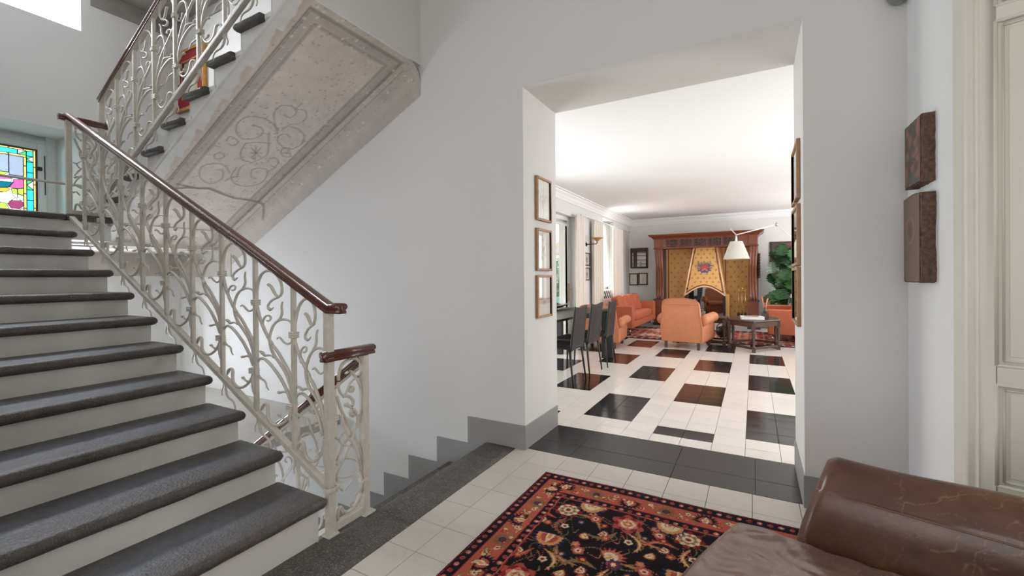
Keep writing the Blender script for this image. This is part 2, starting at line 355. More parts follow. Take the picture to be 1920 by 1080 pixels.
# ---- stained glass window on the half landing
win = struct(thing('window_1', 'stained glass window in a white frame in the niche above the stair landing', 'window'))
del win['category']
gx = -6.85
b = MB()
for y0, y1, z0, z1 in ((.79, .87, 1.93, 2.84), (1.76, 1.84, 1.93, 2.84), (.87, 1.76, 2.76, 2.84), (.87, 1.76, 1.93, 1.97)): b.box(gx-.06, gx-.02, y0, y1, z0, z1)
b.make('window_frame', m_upvc, win, bevel=.006)
b = MB()
for y0, y1, z0, z1 in ((.87, .935, 1.97, 2.76), (1.685, 1.76, 1.97, 2.76), (.935, 1.685, 2.685, 2.76)): b.box(gx-.045, gx+.0, y0, y1, z0, z1)
b.make('sash', m_upvc, win, bevel=.006)
b = MB()
for y0, y1, z0, z1 in ((.935, .947, 1.95, 2.685), (1.673, 1.685, 1.95, 2.685), (.947, 1.673, 2.673, 2.685)): b.box(gx-.02, gx+.008, y0, y1, z0, z1)
b.make('lead_frame', m_lead, win)
MB().box(gx, gx+.02, 1.688, 1.72, 2.46, 2.50).make('latch', m_lead, win, bevel=.003)
MB().tube([(gx+.005, 1.742, 2.63), (gx+.005, 1.744, 2.2)], .004).make('sash_bead', m_lead, win)
gc = {'y': (244, 202, 112), 'b': (48, 168, 206), 'g': (60, 196, 92), 'l': (190, 172, 232), 's': (168, 178, 204), 'p': (206, 92, 158), 'm': (150, 66, 104), 'd': (24, 100, 120), 'o': (240, 170, 62), 'a': (178, 224, 84), 'w': (214, 238, 206)}
gm = {k: stainmat('glass_'+k, c, dim=.8, nz=2.2 if k == 's' else 1) for k, c in gc.items()}
def pane(poly, c):
    cy = sum(p[0] for p in poly)/len(poly); cz = sum(p[1] for p in poly)/len(poly); d = .0025
    q = [(y+(cy-y)*d/max(abs(y-cy)+abs(z-cz), .01), z+(cz-z)*d/max(abs(y-cy)+abs(z-cz), .01)) for y, z in poly]
    MB().prism(q, gx-.008, gx-.004, 'x').make('pane', gm[c], win)
def rect(y0, y1, z0, z1): return [(y0, z0), (y1, z0), (y1, z1), (y0, z1)]
yc = 1.31
def mir(p): return [(2*yc-y, z) for y, z in p]
zb = [1.95, 2.045, 2.30, 2.49, 2.671]
for a, c in zip(zb[:-1], zb[1:]):
    for q in (rect(1.656, 1.673, a, c),): pane(q, 'y'); pane(mir(q), 'y')
for a, c, k in ((2.602, 2.656, 'b'), (2.425, 2.54, 'b'), (2.34, 2.425, 'b'), (2.125, 2.24, 'b'), (2.01, 2.125, 'b')):
    q = rect(1.604, 1.656, a, c); pane(q, k); pane(mir(q), k)
for a, c in ((2.54, 2.602), (2.24, 2.34), (1.95, 2.01)):
    m_ = (a+c)/2
    for q, k in (([(1.604, a), (1.656, a), (1.604, m_)], 'g'), ([(1.604, m_), (1.656, c), (1.604, c)], 'g'), ([(1.604, m_), (1.656, a), (1.656, c)], 'l')): pane(q, k); pane(mir(q), k)
for a, c in ((1.95, 2.035), (2.035, 2.193), (2.193, 2.491), (2.491, 2.586)):
    q = rect(1.582, 1.604, a, c); pane(q, 'y'); pane(mir(q), 'y')
for a, c in ((.964, 1.14), (1.14, 1.31), (1.31, 1.475), (1.475, 1.582), (1.582, 1.656)): pane(rect(a, c, 2.656, 2.671), 'y')
for a, c, k in ((1.03, 1.08, 'g'), (1.08, 1.31, 'b'), (1.31, 1.54, 'b')): pane(rect(a, c, 2.606, 2.656), k)
for q, k in (([(1.54, 2.606), (1.604, 2.606), (1.604, 2.656)], 'g'), ([(1.54, 2.606), (1.604, 2.656), (1.54, 2.656)], 'l')): pane(q, k)
for a, c in ((1.03, 1.31), (1.31, 1.475), (1.475, 1.604)): pane(rect(a, c, 2.586, 2.606), 'y')
pane(rect(1.477, 1.582, 2.375, 2.586), 's'); pane(rect(1.31, 1.477, 2.40, 2.586), 's'); pane(rect(1.038, 1.31, 2.40, 2.586), 's')
pane([(1.40, 2.40), (1.385, 2.37), (1.44, 2.36), (1.477, 2.40)], 'a'); pane([(1.31, 2.40), (1.31, 2.36), (1.385, 2.37), (1.40, 2.40)], 'a')
pane([(1.31, 2.36), (1.44, 2.36), (1.51, 2.335), (1.31, 2.30)], 'p'); pane([(1.477, 2.375), (1.582, 2.375), (1.51, 2.345), (1.45, 2.365)], 'l')
pane([(1.20, 2.20), (1.47, 2.235), (1.51, 2.30), (1.31, 2.30), (1.2, 2.28)], 'd')
pane([(1.51, 2.335), (1.582, 2.345), (1.582, 2.25), (1.54, 2.235), (1.475, 2.24), (1.505, 2.30)], 'p')
pane([(1.22, 2.165), (1.46, 2.19), (1.49, 2.225), (1.47, 2.235), (1.20, 2.20)], 'o')
pane([(1.49, 2.235), (1.535, 2.235), (1.54, 2.18), (1.50, 2.175)], 'a'); pane([(1.535, 2.235), (1.582, 2.25), (1.582, 2.17), (1.54, 2.18)], 'a')
pane([(1.38, 2.185), (1.49, 2.18), (1.525, 2.14), (1.48, 2.09), (1.40, 2.07), (1.30, 2.12), (1.30, 2.165)], 'w')
pane([(1.535, 2.18), (1.582, 2.17), (1.582, 2.115), (1.53, 2.12)], 'w')
pane([(1.46, 2.07), (1.50, 2.11), (1.56, 2.115), (1.582, 2.10), (1.582, 2.055), (1.55, 2.02), (1.49, 2.02)], 'm')
pane([(1.38, 2.07), (1.455, 2.075), (1.48, 2.02), (1.43, 1.99), (1.38, 2.0)], 'a'); pane([(1.25, 2.13), (1.38, 2.07), (1.38, 2.0), (1.25, 1.99)], 'w')
pane([(1.48, 1.95), (1.582, 1.95), (1.582, 2.045), (1.55, 2.015), (1.49, 2.01)], 'w'); pane([(1.25, 1.95), (1.48, 1.95), (1.48, 2.01), (1.40, 1.985), (1.25, 1.985)], 'p')
MB().box(gx-.016, gx-.013, 1.0, 1.59, 1.95, 2.59).make('backing_glass', stainmat('glass_back', (240, 244, 240)), win); pane(rect(1.038, 1.20, 1.95, 2.40), 'w'); pane(rect(.964, 1.038, 2.0, 2.6), 'b')
# lead cames as a thin net along pane edges
b = MB()
for o in [c for c in win.children if c.name.startswith('pane')]:
    vs = [v.co for v in o.data.vertices if v.co.x > gx-.0061]; n = len(vs)
    for i in range(n):
        a, c = vs[i], vs[(i+1) % n]; b.tube([(gx-.006, a.y, a.z), (gx-.006, c.y, c.z)], .0032, n=4)
b.make('lead_came', m_lead, win)
tag(MB().tube([(-6.37, .76, 2.277), (-6.37, 1.90, 2.277)], .013, n=10).make('guard_bar', m_iron), 'thin horizontal guard bar across the stained glass window niche', 'bar')

def plain_window(name, x, y0, y1, z0, z1, mull=True, blind=False):
    o = struct(thing(name, 'white framed window in the stairwell wall', 'window')); del o['category']; del o['label']
    b = MB().box(x-.05, x, y0, y0+.07, z0, z1).box(x-.05, x, y1-.07, y1, z0, z1).box(x-.05, x, y0, y1, z0, z0+.08).box(x-.05, x, y0, y1, z1-.07, z1)
    if mull: b.box(x-.05, x, (y0+y1)/2-.05, (y0+y1)/2+.05, z0, z1)
    b.make('window_frame', m_upvc, o, bevel=.005)
    MB().box(x-.03, x-.026, y0+.06, y1-.06, z0+.06, z1-.06).make('pane', m_glass, o)
    return o
plain_window('window_2', -6.80, .80, 1.85, 3.95, 5.7); plain_window('window_3', -6.80, .80, 1.85, -1.0, 1.2)
plain_window('window_4', XL-.2, 9.95, 10.95, .93, 2.62, mull=False)
tag(MB().box(XL-.12, XL-.115, 9.97, 10.93, 1.0, 2.6).make('roller_blind', m_veil), 'white translucent blind glowing in the far living room window', 'blind')
for nm, y0, y1, z0, z1 in (('added_window_6', 4.0, 6.4, -.02, 2.45),):  # hidden window added to let fill light into the living room
    plain_window(nm, XL-.2, y0, y1, z0, z1)
plain_window('added_window_7', XR+.15, 4.4, 7.4, .6, 2.5); plain_window('added_window_8', XR+.15, 9.0, 11.4, .6, 2.5)  # both added in the unseen right wall to carry fill lamps

# ---- open garden door
gd = struct(thing('door_1', 'white framed glazed garden door of the living room', 'door')); del gd['category']; del gd['label']
x = XL-.10
b = MB().box(x-.06, x, 6.95, 7.02, 0, 2.42).box(x-.06, x, 8.08, 8.15, 0, 2.42).box(x-.06, x, 7.02, 8.08, 2.34, 2.42)
b.make('door_frame', m_upvc, gd, bevel=.006)
b = MB().box(x-.05, x-.005, 7.02, 7.10, .02, 2.34).box(x-.05, x-.005, 7.98, 8.08, .02, 2.34).box(x-.05, x-.005, 7.10, 7.98, .02, .12).box(x-.05, x-.005, 7.10, 7.98, 2.24, 2.34)
b.make('door_leaf', m_upvc, gd, bevel=.006)
MB().box(x-.03, x-.025, 7.09, 7.99, .1, 2.26).make('pane', m_glass, gd)
MB().box(x-.005, x+.006, 8.01, 8.05, .78, 1.12).tube([(x+.005, 8.03, 1.0), (x+.05, 8.03, 1.0), (x+.055, 7.92, 1.0)], .01).make('door_handle', m_brass, gd)

# ================================================================ STAIRCASE
def _wear(self, xn, xb, sd, parent, worn=True):  # bluish mid-tread band: foot wear and a polished reflection painted into the colour
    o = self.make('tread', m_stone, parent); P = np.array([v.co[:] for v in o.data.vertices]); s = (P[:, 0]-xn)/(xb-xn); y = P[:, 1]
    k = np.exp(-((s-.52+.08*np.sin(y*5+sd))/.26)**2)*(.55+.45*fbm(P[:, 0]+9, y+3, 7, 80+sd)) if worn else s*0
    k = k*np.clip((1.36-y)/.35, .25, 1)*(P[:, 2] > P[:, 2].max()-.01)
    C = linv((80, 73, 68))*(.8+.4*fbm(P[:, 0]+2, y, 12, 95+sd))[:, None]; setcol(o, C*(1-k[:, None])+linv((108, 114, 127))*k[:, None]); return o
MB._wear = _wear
def tread_mesh(xn, xb, y0, y1, z, t, sd, endcap=True, flip=False, n=26, worn=True):
    """stone slab: nose at xn, back at xb; rounded nose and rounded end at y1 (or y0 when flip)"""
    rs = random.Random(sd); d = 1 if xb < xn else -1; v = []; r = t/2
    prof = [(xb, -t), (xb, 0)]+[(xb+(xn-xb)*q, .0005) for q in (.15, .3, .42, .54, .66, .8)]+[(xn-d*r*.9, 0.001), (xn-d*r*.45, -.003), (xn-d*r*.12, -t*.22), (xn, -t*.48), (xn-d*r*.08, -t*.72), (xn-d*r*.35, -t*.93), (xn-d*r*.8, -t)]
    m = len(prof)
    ee = [0, r*.05, r*.15, r*.35, r*.65, r]+[r+(abs(y1-y0)-r)*(q+1)/(n-5) for q in range(n-5)]
    for j in range(n+1):
        e = ee[j]; y = (y0+e) if flip else (y1-e); k = 1.0
        if endcap and e < r: k = math.sqrt(max(0, 1-((r-e)/r)**2))*.6+.4
        for i, (x, zz) in enumerate(prof):
            jit = .003 if i >= 8 else 0
            px = x+(rs.uniform(-jit, jit)*.8)-(d*(1-k)*r*.7 if i >= 8 else 0)
            pz = z-t/2+(zz+t/2)*k+(rs.uniform(-jit, jit)*.35 if i >= 8 else 0)
            v.append((px, y, pz))
    f = [(j*m+i, j*m+(i+1) % m, (j+1)*m+(i+1) % m, (j+1)*m+i) for j in range(n) for i in range(m)]+[tuple(range(m)), tuple(n*m+i for i in range(m-1, -1, -1))]
    return MB().add(v, f, True)
T = .052
st = thing('staircase', 'lower flight of dark stone treads and pale risers climbing left from the hall', 'staircase', group=None)
nose = [-1.794-.3316*k for k in range(10)]+[-5.0]; top = [.203+.1608*k for k in range(11)]
for k in range(11):
    xb = nose[k+1]-.036 if k < 10 else -5.35
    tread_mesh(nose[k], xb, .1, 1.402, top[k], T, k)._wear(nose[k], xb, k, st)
    z0 = -.05 if k == 0 else top[k-1]-.002
    MB().box(nose[k]-.10, nose[k]-.031, .1, 1.372, z0, top[k]-T+.004).make('riser', m_riser, st)
body = [(-1.90, 0)]
for k in range(11):
    body += [(nose[k]-.09, (0 if k == 0 else top[k-1]-T)), (nose[k]-.09, top[k]-T)]
body += [(-5.3, top[10]-T), (-5.3, 1.56), (-2.3, -.02)]
MB().prism(body, .1, 1.372, 'y').make('flight_body', m_riser, st)

ld = thing('stair_landing', 'half landing slab between the two stair flights, plaster underneath', 'landing')
MB().box(-6.348, -5.352, .104, 2.811, 1.759, 1.811).make('landing_stone', m_stone2, ld)
MB().box(-5.352, -5.0, 1.402, 1.70, 1.759, 1.811).make('landing_edge', m_stone2, ld)
MB().box(-6.348, -5.3, .104, 2.811, 1.58, 1.759).box(-5.3, -5.05, 1.374, 1.70, 1.6, 1.759).make('landing_body', m_riser, ld)
def flatcol(o, c, s=.03):
    n = len(o.data.vertices); k = linv(c)[None, :]*(1+rng.normal(0, s, (n, 1))); setcol(o, k)
o = MB().box(-6.35, -5.42, 1.40, 2.813, 1.565, 1.582).make('landing_soffit', m_sof, ld); flatcol(o, (196, 190, 182))
o = MB().box(-6.35, -6.343, 1.40, 2.808, 1.30, 1.582).box(-6.345, -5.2, 2.806, 2.8135, 1.285, 1.582).make('bare_plaster_band', m_sof, ld); flatcol(o, (192, 184, 174))

s2 = thing('staircase', 'upper flight climbing right above the landing with painted plaster soffit', 'staircase')
nose2 = [-5.02+.333*j for j in range(10)]; top2 = [1.98+.161*j for j in range(10)]
for j in range(8):
    tread_mesh(nose2[j], min(nose2[j]+.292, -2.45), 1.655, 2.813, top2[j], .045, 50+j, flip=True, n=20)._wear(nose2[j], min(nose2[j]+.292, -2.45), j, s2, False)
SOF = lambda x: 3.02+.4807*(x+2.41)
poly = [(-5.42, SOF(-5.42)-.0062), (-5.42, 1.76), (nose2[0]+.03, 1.76)]
for j in range(8):
    xe = nose2[j+1]+.03 if j < 7 else -2.59
    poly += [(nose2[j]+.03, max(top2[j]-.048, SOF(nose2[j]+.03)+.014)), (xe, max(top2[j]-.048, SOF(xe)+.02))]
poly += [(-2.59, 3.2), (-2.42, 3.2), (-2.42, SOF(-2.42)-.0062)]
MB().prism(poly, 1.70, 2.813, 'y').make('flight_body', m_riser, s2)
for j in range(8):
    MB().box(nose2[j]+.022, nose2[j]+.03, 1.698, 2.813, (1.811 if j == 0 else top2[j-1]-.02), top2[j]-.048).make('riser', m_riser, s2)
    if j < 7: MB().box(nose2[j]+.293, nose2[j]+.375, 1.696, 2.80, max(top2[j]-.05, SOF(nose2[j]+.363)+.014), top2[j]+.001).make('tread_end', m_riser, s2)
# solid white beam face at the head of the flight
MB().box(-2.50, -2.402, 1.70, 2.813, 3.008, 3.75).make('head_beam', m_wall2, s2)

# decorated soffit: a dense grid following slope, with a cove down the wall; colours = faded painting
NS, NT = 330, 150
xs_ = np.linspace(-5.42, -2.405, NS+1)
flat = 1.70; cove = 2.66; R = 2.811-cove
Lf = cove-flat; La = R*PI/2; Lw = .10; tot = Lf+La+Lw
tt = np.linspace(0, tot, NT+1)
yy = np.where(tt < Lf, flat+tt, np.where(tt < Lf+La, cove+R*np.sin((tt-Lf)/R), 2.811))
yy[0] = yy[1] = 1.6975
dz = np.where(tt < Lf, 0, np.where(tt < Lf+La, -R*(1-np.cos((tt-Lf)/R)), -R-(tt-Lf-La)))
Xg, Tg = np.meshgrid(xs_, tt, indexing='ij'); Yg = np.broadcast_to(yy, Xg.shape); Zg = 3.02+.4807*(Xg+2.41)+dz[None, :]
Zg = Zg-.013; Zg[:, 0] += .035; V = np.stack([Xg, Yg, Zg], -1).reshape(-1, 3)
ids = np.arange((NS+1)*(NT+1)).reshape(NS+1, NT+1)
F = np.stack([ids[:-1, :-1], ids[1:, :-1], ids[1:, 1:], ids[:-1, 1:]], -1).reshape(-1, 4)
sx = (Xg+2.41)*1.1095; ty = Yg+(-dz)[None, :]*.8          # along-slope and across coordinates
base = linv((222, 211, 200)); C = np.broadcast_to(base, Xg.shape+(3,)).copy()
n1 = fbm(sx+20, ty, 2.2, 1); n2 = fbm(sx+20, ty, 11, 9)
C *= (.86+.22*n1+.10*n2)[..., None]
def blend(mask, col, a): 
    k = np.clip(mask*a, 0, 1)[..., None]; return C*(1-k)+linv(col)*k
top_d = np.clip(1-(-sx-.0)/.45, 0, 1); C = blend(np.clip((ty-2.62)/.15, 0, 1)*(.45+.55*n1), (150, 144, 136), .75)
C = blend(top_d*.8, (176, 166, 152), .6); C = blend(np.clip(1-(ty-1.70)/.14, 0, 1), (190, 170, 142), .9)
def pdist(pts, cl=False):
    d = np.full(Xg.shape, 9.)
    P = [((x+2.41)*1.1095, y) for x, y in pts]
    for (ax, ay), (bx_, by) in zip(P[:-1], P[1:]):
        vx, vy = bx_-ax, by-ay; q = np.clip(((sx-ax)*vx+(ty-ay)*vy)/(vx*vx+vy*vy+1e-9), 0, 1); d = np.minimum(d, np.hypot(sx-ax-q*vx, ty-ay-q*vy))
    return d
def line(pts, wd, col, a):
    global C
    C = blend(np.clip(1.4-pdist(pts)/wd, 0, 1), col, a)
xf_, xl_ = -2.505, -5.45
line([(xl_, 1.875), (xf_, 1.875), (xf_, 2.62), (xl_, 2.62)], .045, (168, 158, 150), .55)
for o_, aa in ((-.045, .75), (-.03, .5), (.045, .5), (.058, .35)):
    line([(xl_, 1.875+o_), (xf_+o_*-.9, 1.875+o_), (xf_+o_*-.9, 2.62-o_), (xl_, 2.62-o_)], .007, (122, 112, 106), aa)
line([(xl_, 2.73), (-2.5, 2.73)], .006, (128, 118, 110), .5)
SCROLL = [[(-3.477, 2.27), (-3.407, 2.135), (-3.426, 2.005), (-3.515, 1.964), (-3.612, 2.002), (-3.665, 2.084), (-3.613, 2.171), (-3.535, 2.174), (-3.499, 2.123), (-3.508, 2.071)], [(-3.516, 2.285), (-3.345, 2.145), (-3.238, 2.136), (-3.211, 2.218), (-3.252, 2.277), (-3.315, 2.268), (-3.311, 2.214)], [(-3.22, 2.255), (-3.203, 2.318), (-3.262, 2.377), (-3.34, 2.371), (-3.382, 2.313), (-3.47, 2.286)], [(-3.21, 2.248), (-3.149, 2.258)], [(-3.454, 2.255), (-3.397, 2.345), (-3.434, 2.471), (-3.538, 2.533), (-3.641, 2.488), (-3.612, 2.357), (-3.537, 2.309), (-3.491, 2.343), (-3.513, 2.401)], [(-3.53, 2.221), (-3.642, 2.286), (-3.778, 2.353), (-3.901, 2.299), (-3.989, 2.245), (-4.116, 2.284)], [(-3.708, 2.127), (-3.824, 2.153), (-3.899, 2.215), (-3.901, 2.299)], [(-3.708, 2.127), (-3.662, 2.2), (-3.642, 2.286)], [(-3.798, 2.219), (-3.765, 2.303)], [(-3.716, 2.222), (-3.866, 2.3)], [(-3.742, 2.197), (-3.822, 2.327)], [(-3.716, 2.262), (-3.849, 2.258)], [(-4.089, 2.208), (-4.003, 2.113), (-4.018, 2.026), (-4.086, 1.976), (-4.205, 2.02), (-4.273, 2.133), (-4.184, 2.187), (-4.077, 2.142), (-4.077, 2.094)], [(-3.998, 2.22), (-4.131, 2.24), (-4.213, 2.326), (-4.216, 2.437), (-4.131, 2.524), (-3.975, 2.486), (-3.947, 2.413), (-3.987, 2.349), (-4.08, 2.392), (-4.099, 2.448)], [(-3.735, 1.992), (-3.677, 1.988), (-3.703, 2.067), (-3.765, 2.064), (-3.756, 2.012)], [(-3.88, 2.012), (-3.905, 1.988), (-3.955, 2.022), (-3.924, 2.062), (-3.881, 2.049), (-3.867, 2.005)], [(-3.813, 2.397), (-3.782, 2.433), (-3.828, 2.496), (-3.899, 2.496), (-3.88, 2.45)], [(-3.703, 2.46), (-3.685, 2.506), (-3.722, 2.543), (-3.74, 2.496), (-3.71, 2.442), (-3.649, 2.425), (-3.628, 2.479)], [(-3.975, 2.486), (-3.893, 2.514)], [(-4.111, 2.302), (-4.149, 2.24), (-4.207, 2.229)]]
for L_ in SCROLL: line([tuple(p) for p in spline(L_, 3)], .0058, (140, 122, 112), .6)
for L_ in SCROLL[:6]: line([(p[0]+.02, p[1]+.02) for p in spline(L_, 3)], .006, (232, 226, 220), .4)
cr1 = [(-4.411, 1.917), (-4.371, 1.99), (-4.356, 2.076), (-4.336, 2.164), (-4.382, 2.289), (-4.417, 2.416), (-4.415, 2.574), (-4.437, 2.733), (-4.562, 2.856)]
line(cr1, .016, (150, 134, 120), .9); line([(-4.345, 1.906), (-4.355, 2.019), (-4.357, 2.096)], .012, (150, 134, 120), .9)
r2 = np.random.default_rng(3)
for _ in range(560):      # little stencilled stars
    i = r2.random()*3.25; a_ = -i; b_ = 1.78+r2.random()*1.1; q = np.hypot(sx-a_, ty-b_); C = blend(np.clip(1.5-q/.0062, 0, 1), (124, 112, 104), .62)
for _ in range(130):      # flaked spots
    a_ = -abs(r2.normal(0, 1.1)); b_ = 1.75+r2.random()*1.15; q = np.hypot((sx-a_)*r2.uniform(.6, 1.3), ty-b_); C = blend(np.clip(1.5-q/r2.uniform(.004, .0095), 0, 1), (232, 226, 216), .85)
ragged = 1.728+.055*(1-((Xg+5.02)/.333 % 1))+.04*fbm(sx+9, sx*0+3, 3, 21)+.035*fbm(sx+5, sx*0, 14, 22)-.005
wm = np.clip((ragged-ty)/.006, 0, 1); C = C*(1-wm[..., None])+linv((226, 224, 218))*wm[..., None]
Zr = .004*fbm(sx+3, ty, 9, 40)-np.clip(1.4-pdist(cr1)/.018, 0, 1)*.004
Zr *= np.clip((ty-1.705)/.05, 0, 1); V[:, 2] += Zr.ravel()
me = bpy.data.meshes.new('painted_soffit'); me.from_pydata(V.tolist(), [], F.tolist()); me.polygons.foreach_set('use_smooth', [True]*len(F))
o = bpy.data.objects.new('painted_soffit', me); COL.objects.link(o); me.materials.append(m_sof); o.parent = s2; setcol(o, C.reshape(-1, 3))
o['label'] = 'faded painted scrollwork panel on the bare plaster underside'

# next landing seen overhead
s3 = thing('stair_landing', 'grey plaster underside of the next landing high above the upper railing', 'landing')
MB().box(-6.35, -5.3, 1.99, 2.813, 4.46, 4.7).make('slab', m_plas, s3)
MB().box(-6.35, -6.338, 1.985, 2.805, 4.27, 4.46).box(-6.338, -5.2, 2.80, 2.8135, 4.35, 4.47).make('plaster_band', m_plas, s3)
MB().prism([(-5.4, 4.47), (-2.4, 5.91), (-2.4, 6.1), (-5.4, 4.7)], 1.99, 2.813, 'y').prism([(-5.25, 4.36), (-2.4, 5.73), (-2.4, 5.91), (-5.4, 4.47)], 2.79, 2.813, 'y').make('sloping_slab', m_plas, s3)

# descending flight
s4 = thing('staircase', 'flight of dark stone steps going down behind the dark stone kerb', 'staircase')
for i in range(1, 9):
    x0 = -1.805-.305*(i-1); z = -.2085*i
    MB().box(x0-.305-.03, x0, 1.67, 2.805, z-.05, z).make('tread', m_stone2, s4, bevel=.012)
    MB().box(x0-.305, x0-.02, 1.70, 2.805, z-.2085-.02, z-.05).make('riser', m_riser, s4)
MB().box(-6.345, -4.24, .11, 2.803, -1.93, -1.88).make('lower_landing', m_stone2, s4)
MB().box(-4.24, -1.83, 1.66, 1.72, -2.2, -1.95).make('stringer', m_riser, s4)

# ================================================================ WROUGHT IRON RAILINGS
MOTIF = [(8, 6, [(0.003, 0.611), (0.002, 0.635), (0.006, 0.667), (0.017, 0.708), (0.035, 0.752), (0.06, 0.791), (0.092, 0.822), (0.129, 0.846), (0.167, 0.858), (0.197, 0.857), (0.218, 0.846), (0.232, 0.828), (0.235, 0.804), (0.229, 0.778), (0.214, 0.753), (0.188, 0.73), (0.16, 0.71), (0.134, 0.685), (0.114, 0.659), (0.11, 0.64), (0.124, 0.634), (0.145, 0.643), (0.169, 0.668)]), (7, 9, [(0.214, 0.752), (0.191, 0.737), (0.17, 0.737), (0.154, 0.746), (0.142, 0.759), (0.128, 0.765), (0.11, 0.763)]), (8, 8, [(-0.003, 0.603), (0.011, 0.573), (0.028, 0.547), (0.048, 0.524), (0.075, 0.507), (0.104, 0.49), (0.132, 0.475), (0.161, 0.469), (0.151, 0.464), (0.191, 0.456), (0.221, 0.44), (0.248, 0.418), (0.272, 0.401), (0.29, 0.38), (0.301, 0.35), (0.307, 0.303), (0.308, 0.252)]), (6, 5, [(0.075, 0.498), (0.062, 0.511), (0.06, 0.534), (0.066, 0.555), (0.081, 0.575), (0.101, 0.589), (0.12, 0.597), (0.131, 0.592), (0.127, 0.578), (0.115, 0.567), (0.103, 0.565)]), (6.5, 8, [(0.333, 0.623), (0.327, 0.637), (0.317, 0.648), (0.303, 0.656), (0.283, 0.657), (0.256, 0.649), (0.229, 0.636), (0.201, 0.615), (0.174, 0.586), (0.155, 0.553), (0.141, 0.516), (0.134, 0.488), (0.136, 0.467), (0.141, 0.441), (0.154, 0.422), (0.174, 0.404), (0.202, 0.395), (0.229, 0.381), (0.252, 0.366), (0.274, 0.345), (0.291, 0.316), (0.302, 0.288), (0.306, 0.257)]), (7, 5, [(0.193, 0.607), (0.21, 0.633), (0.222, 0.657), (0.225, 0.679), (0.223, 0.698), (0.23, 0.718), (0.239, 0.735)]), (6.5, 5, [(0.324, 0.615), (0.322, 0.594), (0.313, 0.573), (0.295, 0.549), (0.274, 0.531), (0.256, 0.522), (0.24, 0.522), (0.229, 0.529), (0.218, 0.533), (0.207, 0.53), (0.197, 0.517)]), (7.5, 8, [(-0.007, 0.239), (-0.007, 0.26), (0.004, 0.283), (0.022, 0.307), (0.047, 0.326), (0.077, 0.341), (0.111, 0.346), (0.145, 0.347), (0.177, 0.342), (0.207, 0.334), (0.233, 0.324), (0.255, 0.305), (0.273, 0.287), (0.286, 0.262), (0.296, 0.236)]), (5, 8, [(0.169, 0.401), (0.145, 0.398), (0.121, 0.386), (0.092, 0.368), (0.072, 0.355), (0.061, 0.358), (0.048, 0.359), (0.023, 0.35)]), (7, 6, [(0.284, 0.25), (0.277, 0.262), (0.264, 0.266), (0.241, 0.26), (0.218, 0.245), (0.202, 0.231)]), (8, 3, [(-0.004, 0.228), (0.003, 0.216), (0.02, 0.209), (0.045, 0.212), (0.07, 0.22), (0.092, 0.222), (0.099, 0.211), (0.109, 0.203), (0.123, 0.2)]), (8, 8, [(0.296, 0.222), (0.294, 0.193), (0.283, 0.161), (0.261, 0.124), (0.233, 0.089), (0.201, 0.06), (0.168, 0.041), (0.139, 0.036), (0.12, 0.042), (0.111, 0.057), (0.109, 0.082), (0.105, 0.101), (0.086, 0.099), (0.063, 0.084), (0.046, 0.061), (0.032, 0.032)]), (6, 5, [(0.248, 0.123), (0.225, 0.116), (0.204, 0.115)]), (6, 4, [(0.294, 0.181), (0.29, 0.146), (0.289, 0.111), (0.292, 0.091), (0.299, 0.081), (0.308, 0.081)]), (8, 4, [(0.012, -0.014), (0.014, -0.049), (0.024, -0.075), (0.043, -0.087), (0.07, -0.084), (0.099, -0.074), (0.121, -0.074), (0.134, -0.086), (0.137, -0.107)]), (7, 3, [(-0.009, -0.027), (-0.002, -0.038), (-0.009, -0.063), (-0.023, -0.09), (-0.025, -0.107), (-0.017, -0.12)]), (8, 8, [(0.031, -0.032), (0.022, -0.014), (0.007, 0.0), (-0.011, 0.014), (-0.017, 0.052)])]
def stroke(b, pts3, r0, r1, rb=None):
    P = spline(pts3, 2 if len(pts3) > 9 else 3); n = len(P); R = []
    for _ in range(1): P = [P[0]]+[(P[i-1]+2*P[i]+P[i+1])/4 for i in range(1, n-1)]+[P[-1]]
    for i in range(n):
        t = i/(n-1); r = (r0+(r1-r0)*t)/1000*.95
        if t > .93: r *= 1.15-(t-.93)/.07*.55
        R.append(max(r, .0022))
    b.tube(P, R, n=6, sx=1.15, up=(0, 1, 0) if abs(pts3[0][1]-pts3[-1][1]) < .05 else (1, 0, 0))
def motif_mesh(name, slope, flip):
    b = MB(); sg = -1 if flip else 1
    for r0, r1, L_ in MOTIF:
        stroke(b, [(sg*u_, 0.007*math.sin(i*.4+r0), w_-slope*u_) for i, (u_, w_) in enumerate(L_)], r0, r1)
    for (u_, w_) in ((.122, .636), (.055, .36), (.2, .233), (.205, .117)):   # leaf buds
        b.sphere((sg*u_, 0, w_-slope*u_), (.014, .009, .008), 8, 5)
    return b
def collar(b, x, z, r=.021):
    b.add([(x+sx*r*k, sy*.017*k, z+dz_) for dz_, k in ((-.014, .9), (-.010, 1.05), (-.004, .88), (.002, 1.05), (.008, .88), (.014, 1.05), (.018, .9)) for sx, sy in ((-1, -1), (1, -1), (1, 1), (-1, 1))], [(i*4+k, i*4+(k+1) % 4, (i+1)*4+(k+1) % 4, (i+1)*4+k) for i in range(6) for k in range(4)]+[(3, 2, 1, 0), (24, 25, 26, 27)])
    return b
